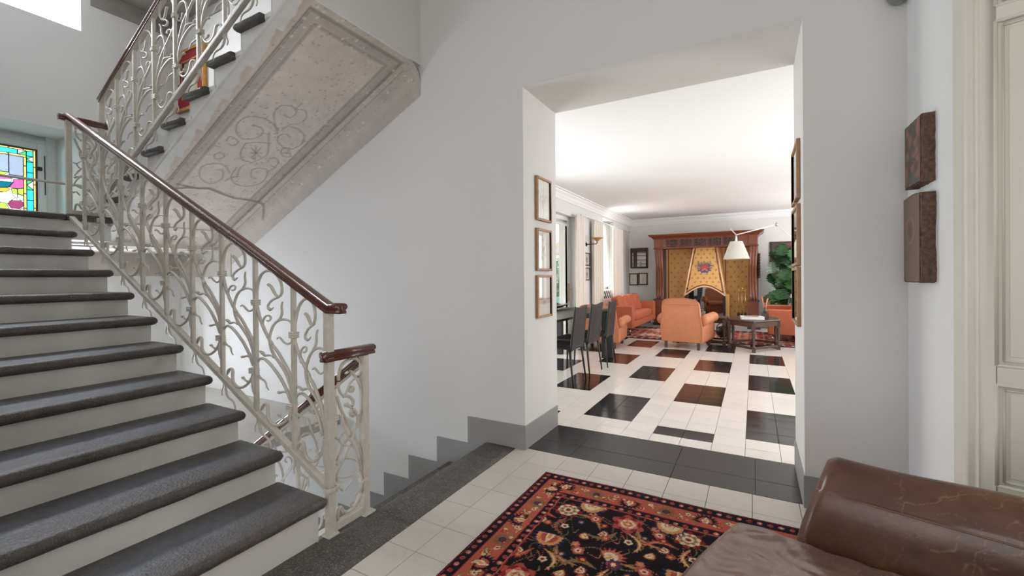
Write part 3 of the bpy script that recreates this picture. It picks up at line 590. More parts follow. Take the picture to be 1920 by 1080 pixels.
def hrail(pts, name, parent, up=(0, 1, 0), w_=.031, h=.026):
    """moulded wooden handrail: rounded top, waist, flat base, swept along pts"""
    prof = [(-.024, -.026), (.024, -.026), (.026, -.014), (.020, -.006), (.030, .002), (.034, .014), (.026, .026), (.012, .031), (-.012, .031), (-.026, .026), (-.034, .014), (-.030, .002), (-.020, -.006), (-.026, -.014)]
    prof = [(a*.9, c*.88) for a, c in prof]; P = [Vector(p) for p in pts]; b = MB(); v = []
    for i, p in enumerate(P):
        t = (P[min(i+1, len(P)-1)]-P[max(i-1, 0)]).normalized(); s = Vector(up); s = (s-t*s.dot(t)).normalized(); n = t.cross(s)
        if n.z < 0: n = -n
        v += [p+s*a+n*c for a, c in prof]
    m = len(prof)
    b.add(v, [(i*m+k, i*m+(k+1) % m, (i+1)*m+(k+1) % m, (i+1)*m+k) for i in range(len(P)-1) for k in range(m)]+[tuple(range(m)), tuple((len(P)-1)*m+k for k in range(m-1, -1, -1))], True)
    return b
def railing(name, label, X0, X1, y, zb, zh, slope, flip, bars, posts, ext=None):
    """zb(x): bottom bar, zh(x): underside of handrail. flip: uphill is +x"""
    R = thing(name, label, 'railing'); d = 1 if X1 > X0 else -1
    xa, xb = min(X0, X1), max(X0, X1)
    MB().add([(x, y+dy, z+q) for x, z in ((xa, zb(xa)), (xb, zb(xb))) for dy in (-.017, .017) for q in (-.016, .016)], [(0, 1, 3, 2), (4, 6, 7, 5), (0, 4, 5, 1), (2, 3, 7, 6), (0, 2, 6, 4), (1, 5, 7, 3)]).make('bottom_bar', m_iron, R, bevel=.002, seg=1)
    MB().add([(x, y+dy, z+q) for x, z in ((xa, zh(xa)), (xb, zh(xb))) for dy in (-.018, .018) for q in (-.004, .004)], [(0, 1, 3, 2), (4, 6, 7, 5), (0, 4, 5, 1), (2, 3, 7, 6), (0, 2, 6, 4), (1, 5, 7, 3)]).make('top_bar', m_iron, R)
    hp = [(x, y, zh(x)+.027) for x in np.linspace(xa, xb, 6)]
    if ext: hp = ext(hp)
    hrail(hp, 'handrail', R).make('handrail', m_wood, R)
    base = None; bm_ = motif_mesh('scroll', slope*(1 if not flip else 1), flip)
    for i, xk in enumerate(bars):
        bl_ = MB().box(xk-.011, xk+.011, y-.011, y+.011, zb(xk), zh(xk)-.005).make('baluster', m_iron, R, bevel=.002, seg=1)
        if base is None: base = bm_.make('scroll', m_iron, R); q = base
        else: q = base.copy(); COL.objects.link(q)
        q.location = (xk, y, zb(xk))
        for ci, ca in enumerate(((0, .608, .021), ((.022 if flip else -.022), .228, .026))):
            if i == 0: c2 = collar(MB(), *ca).make('collar', m_iron, R); cbs = (cbs if ci else [])+[c2]
            else: c2 = cbs[ci].copy(); COL.objects.link(c2)
            c2.location = (xk, y, zb(xk)); c2.parent = bl_
    for xk, z0, z1 in posts:
        MB().box(xk-.0185, xk+.0185, y-.0185, y+.0185, z0, z1).make('post', m_iron, R, bevel=.003)
    return R
YL = 1.43
zb1 = lambda x: .231+.488*(-1.83-x)
zh1 = lambda x: 1.090+.468*(-1.806-x)
def ext1(hp):
    hp = [p for p in hp if p[0] < -1.86]+[(-1.80, YL, 1.104), (-1.78, YL, 1.106), (-1.712, YL, 1.106)]; return hp
R1 = railing('railing', 'cream wrought iron scroll railing with mahogany handrail on the lower flight', -5.06, -1.81, YL, zb1, zh1, .488, False,
             [-2.41-.3325*k for k in range(8)], [(-1.812, 0, 1.09), (-5.06, 1.78, zh1(-5.06))], ext1)
MB().box(-2.091, -2.069, YL-.011, YL+.011, zb1(-2.08), zh1(-2.08)-.004).make('baluster', m_iron, R1, bevel=.002, seg=1)
b = MB()
for r0, r1, L_ in MOTIF: stroke(b, [(u_*.76, .006*math.sin(i*.4), w_-.488*u_*.76) for i, (u_, w_) in enumerate(L_)], r0, r1)
q = b.make('scroll', m_iron, R1); q.location = (-2.08, YL, zb1(-2.08))
for ca in ((0, .608), (-.022, .228, .026)): q = collar(MB(), *ca).make('collar', m_iron, R1); q.location = (-2.08, YL, zb1(-2.08))
MB().lathe([(.027, -.012), (.031, 0), (.027, .012)], (-1.812, YL, .225), 14).make('post_collar', m_iron, R1)
zb2 = lambda x: 2.62+.487*(x+3.756)
R2 = railing('railing', 'cream wrought iron scroll railing with mahogany handrail on the upper flight', -5.09, -2.05, 1.655, zb2, lambda x: zb2(x)+.855, .487, True,
             [-4.77+.3325*k for k in range(9)], [(-5.09, 1.78, zb2(-5.09)+.86)])
zb4 = lambda x: .045+.675*(x+1.81)
R4 = railing('railing', 'cream iron railing with mahogany handrail going down behind the landing', -4.3, -1.86, 1.69, zb4, lambda x: .80+.66*(x+1.84), .675, True,
             [-2.10-.3325*k for k in range(6)], [(-4.3, -1.93, zb4(-4.3)+.8)])
GUARD = [(8, 8, [(1.482, 0.745), (1.482, 0.78), (1.507, 0.825), (1.551, 0.837), (1.597, 0.836), (1.629, 0.812), (1.64, 0.778), (1.625, 0.743), (1.595, 0.735), (1.575, 0.762), (1.556, 0.777), (1.522, 0.772)]), (8, 8, [(1.587, 0.739), (1.607, 0.709), (1.627, 0.658), (1.629, 0.592), (1.61, 0.509), (1.575, 0.464), (1.546, 0.436), (1.512, 0.417), (1.47, 0.349)]), (8, 5, [(1.481, 0.736), (1.481, 0.705), (1.507, 0.661), (1.538, 0.683), (1.555, 0.711), (1.581, 0.729), (1.601, 0.729)]), (5, 9, [(1.56, 0.699), (1.549, 0.69), (1.557, 0.67), (1.573, 0.673), (1.572, 0.687), (1.558, 0.695)]), (7, 9, [(1.507, 0.659), (1.538, 0.654), (1.565, 0.631), (1.571, 0.607), (1.556, 0.595), (1.526, 0.614)]), (9, 8, [(1.473, 0.668), (1.491, 0.61), (1.52, 0.553), (1.552, 0.493), (1.586, 0.428), (1.611, 0.378), (1.634, 0.288), (1.636, 0.194), (1.639, 0.116), (1.641, 0.038)]), (6, 10, [(1.592, 0.491), (1.599, 0.526), (1.587, 0.561), (1.565, 0.581), (1.548, 0.568), (1.564, 0.545)]), (7, 8, [(1.504, 0.571), (1.503, 0.531), (1.524, 0.475), (1.546, 0.427), (1.59, 0.358), (1.623, 0.265), (1.629, 0.197)]), (6, 5, [(1.462, 0.464), (1.484, 0.455), (1.503, 0.477), (1.516, 0.478)]), (6, 6, [(1.484, 0.452), (1.499, 0.424), (1.524, 0.407), (1.557, 0.396), (1.59, 0.353), (1.61, 0.297)]), (9, 8, [(1.467, 0.329), (1.498, 0.349), (1.556, 0.333), (1.596, 0.297), (1.619, 0.25), (1.626, 0.198)]), (7, 6, [(1.571, 0.456), (1.557, 0.423), (1.518, 0.363), (1.479, 0.309), (1.46, 0.255)]), (9, 3, [(1.463, 0.277), (1.51, 0.25), (1.555, 0.243), (1.578, 0.217), (1.555, 0.203), (1.519, 0.179)]), (8, 6, [(1.622, 0.194), (1.612, 0.231), (1.589, 0.256), (1.565, 0.26)]), (8, 5, [(1.459, 0.204), (1.478, 0.214), (1.503, 0.183)]), (8, 3, [(1.611, 0.144), (1.587, 0.138), (1.574, 0.126)]), (9, 9, [(1.629, 0.186), (1.618, 0.125), (1.586, 0.074), (1.546, 0.063), (1.514, 0.073), (1.496, 0.106), (1.477, 0.104), (1.47, 0.051)]), (5, 7, [(1.58, 0.066), (1.553, 0.089), (1.56, 0.105), (1.577, 0.095)])]
def guard(name, label, x, y0, y1, z0, zt, post=True):
    G = thing(name, label, 'railing', (x, 0, z0))
    if post: MB().box(-.0185, .0185, y1-.037, y1, 0, zt).make('post', m_iron, G, bevel=.003)
    MB().box(-.014, .014, y0, y1-.03, .012, .052).make('bottom_bar', m_iron, G, bevel=.003)
    if post: MB().box(-.03, .03, y1-.045, y1+.03, 0, .012).box(-.03, .03, y0-.05, y0+.01, 0, .012).make('base_plate', m_iron, G, bevel=.004)
    b = MB()
    for r0, r1, L_ in GUARD: stroke(b, [(.005*math.sin(i*.5+r0), y, z) for i, (y, z) in enumerate(L_)], r0, r1)
    b.sphere((0, 1.565, .683), (.008, .014, .012), 8, 5).sphere((0, 1.53, .612), (.008, .016, .012), 8, 5).sphere((0, 1.572, .548), (.008, .014, .014), 8, 5)
    b.make('scroll', m_iron, G)
    MB().box(-.022, .022, 1.618, 1.652, .178, .198).make('collar', m_iron, G, bevel=.004)
    hrail([(0, y0-.055, zt+.026), (0, y1+.04, zt+.026)], 'handrail', G, up=(1, 0, 0)).make('handrail', m_wood, G)
    return G
guard('guard_railing', 'narrow scrollwork gate panel with short mahogany rail beside the foot post', -1.812, 1.45, 1.666, 0, .845)
guard('guard_railing', 'short scrollwork panel with mahogany rail joining both railings at the landing', -5.075, 1.43, 1.655, 1.80, .80, post=False)

# ================================================================ PICTURES AND WALL THINGS
def sketch(kind, seed, nx=36, nz=48):
    """colour grid (nz+1, nx+1, 3) of a faint print"""
    r = np.random.default_rng(seed); u, t = np.meshgrid(np.linspace(0, 1, nx+1), np.linspace(0, 1, nz+1)); paper = linv((226, 221, 210)); C = np.broadcast_to(paper, u.shape+(3,)).copy()
    def mix(k, c, a):
        k = np.clip(k, 0, 1)[..., None]*a; C[:] = C*(1-k)+linv(c)*k
    if kind == 'plant':
        for _ in range(16):
            a, b_ = .5+r.normal(0, .13), .5+r.normal(0, .17); mix(1-np.hypot((u-a)/.07, (t-b_)/.05), (150, 152, 118) if r.random() < .6 else (190, 160, 110), .65)
        mix(1-abs(u-.5)/.03, (150, 150, 130), .5*1.0)
    elif kind == 'figure':
        for _ in range(14):
            a, b_ = .5+r.normal(0, .08), .2+r.random()*.6; mix(1-np.hypot((u-a)/.09, (t-b_)/.06), (160, 150, 145), .6)
    elif kind == 'room':
        mix((np.abs(t-.42) < .02)*1., (150, 120, 92), .8); mix(((t < .42) & (t > .3))*1., (196, 170, 142), .7)
        mix(1-np.hypot((u-.5)/.2, (t-.34)/.08), (120, 92, 72), .8); mix(1-abs(u-.4)/.05, (200, 190, 178), .6)
    elif kind == 'dark':
        mix(1-np.hypot((u-.5)/.28, (t-.5)/.3), (70, 66, 66), 1.); mix(1-np.hypot((u-.5)/.2, (t-.25)/.15), (110, 100, 96), .8)
    elif kind == 'dot':
        mix(1-np.hypot((u-.45)/.14, (t-.45)/.14), (150, 180, 150) if seed % 2 else (220, 160, 150), .9)
    elif kind == 'portrait':
        C[:] = linv((168, 158, 140)); mix(1-np.hypot((u-.5)/.35, (t-.35)/.45), (220, 210, 196), .9); mix(1-np.hypot((u-.5)/.18, (t-.68)/.2), (196, 150, 120), .9)
    elif kind == 'abstract':
        C[:] = linv((60, 46, 42))
        for _ in range(10): mix(1-np.hypot((u-r.random())/.2, (t-r.random())/.15), [(150, 70, 45), (90, 60, 50), (120, 90, 70)][r.integers(3)], .8)
    return C
def picture(name, label, cat, loc, rz, w_, h_, fm, kind, seed, fw=.018, fd=.022, mount=.0, group=None, glass=True):
    if name == 'framed_print': group = group or ('framed prints on the walls of the opening' if abs(loc[1]-3.15) < .1 else 'small framed prints in the living room')
    """front faces local -Y; loc = centre on the wall"""
    P = thing(name, label, cat, loc, rz, group); a, c = w_/2, h_/2
    MB().box(-a, -a+fw, -fd, 0, -c, c).box(a-fw, a, -fd, 0, -c, c).box(-a+fw, a-fw, -fd, 0, -c, -c+fw).box(-a+fw, a-fw, -fd, 0, c-fw, c).make('frame', fm, P, bevel=.002, seg=1)
    C = sketch(kind, seed); nz, nx = C.shape[0]-1, C.shape[1]-1; x0, z0 = -a+fw, -c+fw
    o = MB().grid(lambda u, t: (x0+(-2*x0)*u, -fd*.45, z0+(-2*z0)*t), nx, nz).make('print', m_paper, P, recalc=False); setcol(o, C.reshape(-1, 3))
    if glass: MB().box(x0, -x0, -fd*.62, -fd*.55, z0, -z0).make('glass', m_pglass, P)
    return P
zs = [(1.688, 2.026), (1.30, 1.627), (.936, 1.266)]
for (z0, z1), kd, lb in zip(zs, ('plant', 'figure', 'room'), ('thin oak framed flower drawing, topmost on the left side of the opening', 'thin oak framed pale figure drawing, middle one on the left side of the opening', 'thin oak framed print with brown table, lowest on the left side of the opening')):
    picture('framed_print', lb, 'picture', (-1.455, 3.137, (z0+z1)/2), PI/2, .27, z1-z0, m_frame, kd, 3)
zs = [(1.69, 2.03), (1.305, 1.66), (.955, 1.297)]
for (z0, z1), kd, lb in zip(zs, ('figure', 'plant', 'figure'), ('oak framed picture seen edge-on, topmost on the right side of the opening', 'oak framed picture seen edge-on, middle one on the right side of the opening', 'oak framed picture seen edge-on, lowest on the right side of the opening')):
    picture('framed_print', lb, 'picture', (.235, 3.17, (z0+z1)/2), -PI/2, .40, z1-z0, m_frame, kd, 5, fd=.02)
# gilded portrait with crimson mount on the stair wall
P = picture('framed_portrait', 'gold framed portrait in a crimson velvet mount above the upper flight', 'picture', (-5.985, 2.813, 3.70), 0, .64, .74, m_gold, 'portrait', 1, fw=.035, fd=.05, glass=False)
MB().box(-.285, -.175, -.034, -.024, -.335, .335).box(.175, .285, -.034, -.024, -.335, .335).box(-.175, .175, -.034, -.024, .225, .335).box(-.175, .175, -.034, -.024, -.335, -.225).make('mount', m_red, P)
MB().box(-.185, -.165, -.042, -.03, -.235, .235).box(.165, .185, -.042, -.03, -.235, .235).box(-.165, .165, -.042, -.03, .215, .235).box(-.165, .165, -.042, -.03, -.235, -.215).make('inner_frame', m_gold, P, bevel=.003)

# painted boards on the right wall (thick irregular wood)
def board(name, label, y0, y1, z0, z1, th, seed, arched):
    P = thing(name, label, 'painting', (.662, 0, 0), 0, 'painted boards on the right wall'); rs = random.Random(seed); n = 22; ring = []
    def jt(q=.004): return rs.uniform(-q, q)
    for i in range(n): ring.append((y0+(y1-y0)*i/n, z0+jt(.002)))
    for i in range(n): ring.append((y1+jt(.003), z0+(z1-z0)*i/n))
    for i in range(n): t = i/n; ring.append((y1+(y0-y1)*t, z1+jt(.002)+(arched*math.sin(PI*t))))
    for i in range(n): ring.append((y0+jt(.003)-(.006*math.sin(3*i/n*PI) if arched else 0), z1+(z0-z1)*i/n))
    m = len(ring); v = [(0, y, z) for y, z in ring]+[(-th+.004, y, z) for y, z in ring]+[(-th, y+((y0+y1)/2-y)*.04, z+((z0+z1)/2-z)*.02) for y, z in ring]
    f = [(k*m+i, k*m+(i+1) % m, (k+1)*m+(i+1) % m, (k+1)*m+i) for k in range(2) for i in range(m)]+[tuple(range(m))]
    MB().add(v, f).make('plank', mat('old_board_'+str(seed), (104, 80, 62), .8, var=.45, vs=60, bump=.8, bs=110), P)
    nx, nz = 34, 50; yy0, yy1, zz0, zz1 = y0+(y1-y0)*.02, y1-(y1-y0)*.02, z0+.004, z1-.004
    o = MB().grid(lambda u, t: (-th-.0012, yy1+(yy0-yy1)*u, zz0+(zz1-zz0)*t+arched*.8*math.sin(PI*u)*t), nx, nz).make('painted_face', m_pict, P, recalc=False)
    u, t = np.meshgrid(np.linspace(0, 1, nx+1), np.linspace(0, 1, nz+1)); r = np.random.default_rng(seed)
    def mx(C, k, c, a): k = np.clip(k, 0, 1)[..., None]*a; return C*(1-k)+linv(c)*k
    if seed == 1:
        C = np.broadcast_to(linv((78, 54, 42)), u.shape+(3,)).copy(); nn = fbm(u*3, t*4, 2.0, 5)
        C = mx(C, (nn-.47)*9, (138, 84, 52), .85); C = mx(C, (.45-nn)*9, (50, 50, 54), .85); C = mx(C, 1-np.hypot((u-.55)/.22, (t-.55)/.12), (52, 58, 70), .9); C = mx(C, 1-np.hypot((u-.5)/.5, (t-.1)/.14), (66, 74, 66), .8)
        C = mx(C, 1-np.hypot((u-.35)/.2, (t-.72)/.16), (146, 92, 58), .8); C = mx(C, (u > .93)*1., (110, 34, 36), .8)
    else:
        C = np.broadcast_to(linv((104, 78, 64)), u.shape+(3,)).copy(); nn = fbm(u*2, t*3, 2.0, 8); C = mx(C, (nn-.4)*2, (104, 80, 66), .6)
        ring_ = abs(np.hypot((u-.42)/.26, (t-.6)/.17)-.9); C = mx(C, 1-ring_/.16, (140, 98, 74), .9); C = mx(C, 1-np.hypot((u-.42)/.2, (t-.6)/.14), (60, 48, 46), 1.)
        C = mx(C, 1-abs(t-.38+.35*abs(u-.45))/.03, (88, 70, 60), .6)
    setcol(o, C.reshape(-1, 3)); return P
board('painted_board', 'old painted wooden board with dark figures, upper one on the right wall', 2.44, 2.665, 1.64, 1.925, .045, 1, .0)
board('painted_board', 'rough brown plank with a faded haloed head, lower one on the right wall', 2.435, 2.665, 1.215, 1.595, .05, 2, .006)
g = thing('globe_lamp', 'grey ribbed glass globe fixed high in the right corner', 'lamp', (.625, 2.775, 2.615))
b = MB().sphere((0, 0, 0), .048, 22, 14)
for k in range(11): b.tube([(.049*math.cos(a)*math.cos(k*PI/11), .049*math.cos(a)*math.sin(k*PI/11), .049*math.sin(a)) for a in np.linspace(-PI/2, PI/2*3, 22)], .0016, n=4)
b.make('globe', mat('ribbed_grey_glass', (150, 152, 150), .15, spec=.8), g); MB().tube([(0, 0, .04), (0, .0, .12), (.02, .03, .14)], .01).make('bracket', m_steel, g)

# ---- cream panelled door: casing and the open leaf
dr = struct(thing('door_2', 'cream panelled door leaf standing open', 'door')); del dr['category']; del dr['label']
MB().prism([(.652, 2.228), (.652, 2.15), (.646, 2.12), (.644, 2.098), (.648, 2.09), (.664, 2.085), (.664, 2.06), (.80, 2.06), (.80, 2.228)], 0, 3.74, 'z').make('casing', m_door, dr, bevel=.003)

th = math.atan2(-.342, .94)
Ml = Matrix.Translation((.668, 2.06, 0)) @ Matrix.Rotation(th, 4, 'Z')
def leafpart(b, name, bev=.002): b.xf(Ml); return b.make(name, m_door, dr, bevel=bev, seg=1)

leafpart(MB().box(0, .92, .012, .045, .01, 2.75), 'leaf_core')
st_ = MB(); px0, px1 = .038, .88
st_.box(0, px0, 0, .014, .01, 2.75).box(px1, .92, 0, .014, .01, 2.75)
zr = [(.01, .545), (.88, .945), (2.085, 2.135), (2.62, 2.75)]
for a, c in zr: st_.box(px0, px1, 0, .014, a, c)
leafpart(st_, 'rails')
for a, c in ((.545, .88), (.945, 2.085), (2.135, 2.62)):
    for b in (MB().prism([(0, .0), (.014, .010), (.018, .013), (0, .013)], a, c, 'z').xf(Matrix.Translation((px0, -.002, 0))), ):
        leafpart(b, 'panel_moulding', 0)
    b = MB()
    for (x0, z0, x1, z1) in ((px0, a, px1, a), (px0, c, px1, c), (px1, a, px1, c), (px0, a, px0, c)):
        b.tube([(x0, .004, z0), (x1, .004, z1)], .007, n=6)
        ix = .016
        b.tube([(max(x0, px0)+(ix if x0 == px0 else -ix), .010, z0+(ix if z0 == a else -ix)), (x1+(-ix if x1 == px1 else ix), .010, z1+(-ix if z1 == c else ix))], .004, n=6)
    leafpart(b, 'panel_bead', 0)
    leafpart(MB().box(px0+.03, px1-.03, .009, .013, a+.03, c-.03), 'panel', .004)

# ================================================================ RUG (hall)
RX0, RX1, RY0, RY1 = -1.17, .56, .62, 2.546
NX, NY = 400, 445
gx_, gy_ = np.meshgrid(np.linspace(RX0, RX1, NX+1), np.linspace(RY0, RY1, NY+1), indexing='ij')
U = gx_-RX0; W = RY1-gy_; U2 = RX1-gx_; W2 = gy_-RY0
rr = np.random.default_rng(11)
jn = .006*(fbm(U+3, W, 22, 60)-.5)
d = np.minimum(np.minimum(U, U2)*1.08, np.minimum(W, W2)*.9)+jn
K = np.zeros(U.shape+(3,)); pal = dict(n=(28, 27, 36), r=(176, 78, 64), s=(188, 92, 74), c=(226, 204, 168), o=(214, 146, 88), t=(146, 108, 74), d=(140, 34, 42), g=(122, 116, 66), b=(44, 54, 88), k=(30, 24, 28), p=(205, 110, 92))
pal = {k: linv(v) for k, v in pal.items()}
K[:] = pal['k']
def put(mask, c): K[mask] = pal[c]
mid = (d > .068) & (d < .190); put(mid, 's')
put((d <= .068), 'n'); put((d >= .190) & (d < .236), 'n'); put((abs(d-.236) < .003) | (abs(d-.070) < .0025) | (abs(d-.188) < .0025), 'd'); put((abs(d-.012) < .0025), 'd'); put((abs(d-.231) < .0022), 'p')
SX, SY = (RX1-RX0)/NX, (RY1-RY0)/NY
def win(cx, cy, R):
    i0, i1 = int((cx-R)/SX), int((cx+R)/SX)+2; k = NY-int((cy-R)/SY)+2; k0 = NY-int((cy+R)/SY)-2
    i0, i1, k0, k = max(i0, 0), min(i1, NX+1), max(k0, 0), min(k, NY+1)
    return (slice(i0, i1), slice(k0, k)) if i1 > i0 and k > k0 else None
def putw(sl, mask, c): K[sl][mask] = pal[c]
def disc(px, py, r, c):
    sl = win(px, py, r+.005)
    if sl: putw(sl, np.hypot(U[sl]-px, W[sl]-py) < r, c)
def loc(cx, cy, rot, sl):
    x = U[sl]-cx+jn[sl]; y = W[sl]-cy+jn[sl]; c, s = math.cos(rot), math.sin(rot); return x*c+y*s, -x*s+y*c
def rosette(cx, cy, R, cs, n=8, rot=0):
    sl = win(cx, cy, R*1.3+.01)
    if not sl: return
    x, y = loc(cx, cy, rot, sl); q = np.hypot(x, y); a = np.arctan2(y, x)
    for k, c in enumerate(cs):
        rad = R*(1-k/len(cs)); putw(sl, q < rad*(1+.14*np.cos(n*a)*(1 if k % 2 == 0 else -.6)), c)
def palmette(cx, cy, R, rot, cs):
    sl = win(cx, cy, R*1.3+.01)
    if not sl: return
    x, y = loc(cx, cy, rot, sl); q = np.hypot(x, y*.85); a = np.arctan2(x, y); saw = np.abs(((a/PI*9) % 1)-.5)*2
    for k, c in enumerate(cs):
        rad = R*(1-.24*k); putw(sl, (q < rad*(.60+.42*saw if k == 0 else .9+.1*saw)) & (y > -.32*rad), c)
    putw(sl, (np.abs(x) < R*.22*(1-y/(R*.7)).clip(0, 1)) & (y > -.3*R) & (y < R*.6), 'c'); putw(sl, (np.abs(x) < R*.1) & (y > -.3*R) & (y < R*.2), 'o')
def sleaf(p0, p1, bend, wd, cs):
    N_ = 60; t = np.linspace(0, 1, N_); P0 = np.array(p0); P1 = np.array(p1); n_ = np.array([-(P1-P0)[1], (P1-P0)[0]]); nn_ = n_/np.hypot(*n_)
    pts = P0+(P1-P0)*t[:, None]+n_*(bend*np.sin(PI*t))[:, None]; sg = 1 if bend > 0 else -1
    for (px, py), q in zip(pts, t): disc(px, py, wd*.6*math.sin(PI*min(1, .1+q*.92)), cs[0])
    for k in range(6):                      # hooked teeth along the outer side
        q = .12+.14*k; i_ = int(q*(N_-1)); bx_, by_ = pts[i_]; tx_, ty_ = (pts[min(i_+4, N_-1)]-pts[i_]); h = wd*(1.5-.9*abs(q-.45))
        for m_ in np.linspace(0, 1, 8): disc(bx_+sg*nn_[0]*h*m_+tx_*m_*1.3, by_+sg*nn_[1]*h*m_+ty_*m_*1.3, wd*.46*(1-m_*.8), cs[0])
    for (px, py), q in list(zip(pts, t))[6:-8]: disc(px, py, wd*.22*math.sin(PI*q), cs[1])
def vine(pts, c, wd=.0045):
    for p in spline(pts, 9): disc(p[0], p[1], wd, c)
# field
FX0, FX1, FY0, FY1 = .222, RX1-RX0-.222, .262, RY1-RY0-.262
fieldm = (d > .238)
Kb = K.copy()
for i, cx in enumerate(np.arange(.30, 1.6, .30)):
    for j, cy in enumerate(np.arange(.36, 1.7, .30)):
        sg = 1 if (i+j) % 2 else -1
        vine([(cx-.14, cy), (cx-.05, cy+.04*sg), (cx+.06, cy-.05*sg), (cx+.15, cy+.02)], 't'); vine([(cx, cy-.15), (cx+.05*sg, cy-.05), (cx-.04*sg, cy+.07), (cx, cy+.15)], 't', .0035)
for i, cx in enumerate(np.arange(.30, 1.6, .30)):
    for j, cy in enumerate(np.arange(.36, 1.7, .30)):
        sg = 1 if (i+j) % 2 else -1; x0, y0 = cx+rr.normal(0, .008), cy+rr.normal(0, .008)
        sleaf((x0+.05, y0+.02), (x0+.21, y0+.12), .25*sg, .019, ('t', 'o')); sleaf((x0-.03, y0+.10), (x0-.18, y0+.17), -.28*sg, .018, ('t', 'g') if i % 2 else ('r', 'o')); sleaf((x0+.02, y0+.08), (x0+.07, y0+.23), -.3*sg, .014, ('o', 'c') if (i+j) % 3 else ('t', 'd'))
        kd = (i*2+j) % 4
        if kd == 0: rosette(x0, y0, .066, ('d', 'c', 't', 'c', 'd'), 8)
        elif kd == 1: palmette(x0, y0-.02, .085, 0 if sg > 0 else PI, ('b', 'o', 'r', 'd'))
        elif kd == 2: rosette(x0, y0, .075, ('r', 'd', 'p', 'c', 'r', 'o'), 6, .3); [disc(x0+a, y0+b_, .008, 'c' if (a+b_) % .04 < .01 else 'o') for a in (-.02, 0, .02) for b_ in (-.02, 0, .02)]
        else: palmette(x0, y0, .07, PI*.75*sg, ('r', 'p', 'c', 'd')); rosette(x0+.03, y0+.04, .035, ('b', 'd', 'c'), 6)
        rosette(x0+.155, y0+.02, .03, ('r', 'p', 'c', 'd'), 5, .5); palmette(x0+.15, y0-.10, .034, PI*.3*sg, ('d', 'o', 'c', 'b')); palmette(x0-.09, y0+.14, .030, -PI*.4, ('r', 'c', 'd', 'o'))
        for a, b_ in ((.06, -.10), (-.13, 0), (.0, .11), (-.05, .15), (.11, .15)): vine([(x0+a, y0+b_), (x0+a*.6+.03, y0+b_+.03), (x0+a*.3, y0+b_*.3)], 'g' if a > 0 else 'p', .0028)
        for a, b_, c in ((.13, -.02, 'p'), (-.10, .07, 'd'), (.04, .15, 'c'), (-.06, -.13, 'r'), (.10, .08, 'b')):
            rosette(x0+a, y0+b_, .019, (c, 'o' if c != 'c' else 'd'), 5)
for cx in np.arange(.40, 1.5, .40):
    palmette(cx, FY0+.01, .085, 0, ('b', 'o', 'c', 'r')); palmette(cx, FY1-.01, .085, PI, ('b', 'o', 'c', 'r'))
K = np.where(fieldm[..., None], K, Kb)
# wide border motifs on all four sides
Kb = K.copy()
Lx, Ly = RX1-RX0, RY1-RY0
for wy in (0, 1):
    zz_ = [(.085+.072*(q % 2), .1+.0475*q) for q in range(40)]
    vine(zz_, 'g', .0042); vine([(a+.003, b_+.01) for a, b_ in zz_], 'c', .0016); vine([(b_, a*1.15) for a, b_ in zz_], 'g', .0042); vine([(Lx-a, b_) for a, b_ in zz_], 'g', .0042); break
for k, s in enumerate(np.arange(.19, 1.9, .19)):
    for side in range(4):
        if side == 0: cx, cy, rt = .122, s, PI/2
        elif side == 1: cx, cy, rt = s, .144, 0
        elif side == 2: cx, cy, rt = Lx-.122, s, -PI/2
        else: cx, cy, rt = s, Ly-.144, PI
        if k % 2: rosette(cx, cy, .050, ('t', 'r', 'g', 'b', 'd'), 9)
        else: palmette(cx, cy, .066, rt+PI*(k % 4 == 0), ('n', 'n', 's', 'c'))
        for q in range(5): rosette(cx+(.03*math.cos(q*2.3+k) if side in (0, 2) else .085*math.cos(q*1.9+k)), cy+(.085*math.cos(q*1.9+k) if side in (0, 2) else .03*math.cos(q*2.3+k)), .009, ('d' if q % 2 else 'c', 'o'), 5)
        ox, oy = (0, .095) if side in (0, 2) else (.095, 0)
        sleaf((cx+ox-.03, cy+oy-.03), (cx+ox+.03, cy+oy+.03), .3*(1 if k % 2 else -1), .009, ('g', 'c')); rosette(cx+ox+.012, cy+oy-.028, .013, ('c', 'd'), 5); rosette(cx+ox-.03, cy+oy+.03, .013, ('d', 'o'), 5)
K = np.where(mid[..., None], K, Kb)
Kb = K.copy()
for s in np.arange(.04, 2.0, .046):
    for (cx, cy) in ((.034, s), (s, .041), (Lx-.034, s), (s, Ly-.041), (.197, s), (s, .237), (Lx-.197, s), (s, Ly-.237)):
        k = int(s/.046)
        disc(cx, cy, .0125, 'p' if k % 2 else 'r'); disc(cx+.002, cy, .0055, 'c' if k % 2 else 'd'); disc(cx+(.02 if cx in (.034, .197) or cx > 1.4 else .023)*0, cy, .002, 'n')
guardm = (d <= .066) & (d > .014) | (d > .192) & (d < .229)
K = np.where(guardm[..., None], K, Kb)
K *= (1+.18*(rr.random(U.shape)-.5))[..., None]
K *= (.92+.16*fbm(U, W*6, 6, 77))[..., None]
hz = .008+.0012*rr.random(U.shape)+.002*fbm(U, W, 5, 3)
edge = (np.minimum(np.minimum(U, U2), np.minimum(W, W2)) < 1e-6); hz[edge] = .001
V = np.stack([gx_+.004*np.sin(gy_*3)*0, gy_+.004*np.sin(gx_*7), hz], -1).reshape(-1, 3)
ids = np.arange((NX+1)*(NY+1)).reshape(NX+1, NY+1); F = np.stack([ids[:-1, :-1], ids[1:, :-1], ids[1:, 1:], ids[:-1, 1:]], -1).reshape(-1, 4)
rug = thing('rug', 'Persian rug with black flowered field and salmon border on the hall tiles', 'rug')
me = bpy.data.meshes.new('pile'); me.from_pydata(V.tolist(), [], F.tolist()); me.polygons.foreach_set('use_smooth', [True]*len(F))
o = bpy.data.objects.new('pile', me); COL.objects.link(o); me.materials.append(m_rug); o.parent = rug; setcol(o, K.reshape(-1, 3))
b = MB(); fr = random.Random(4)
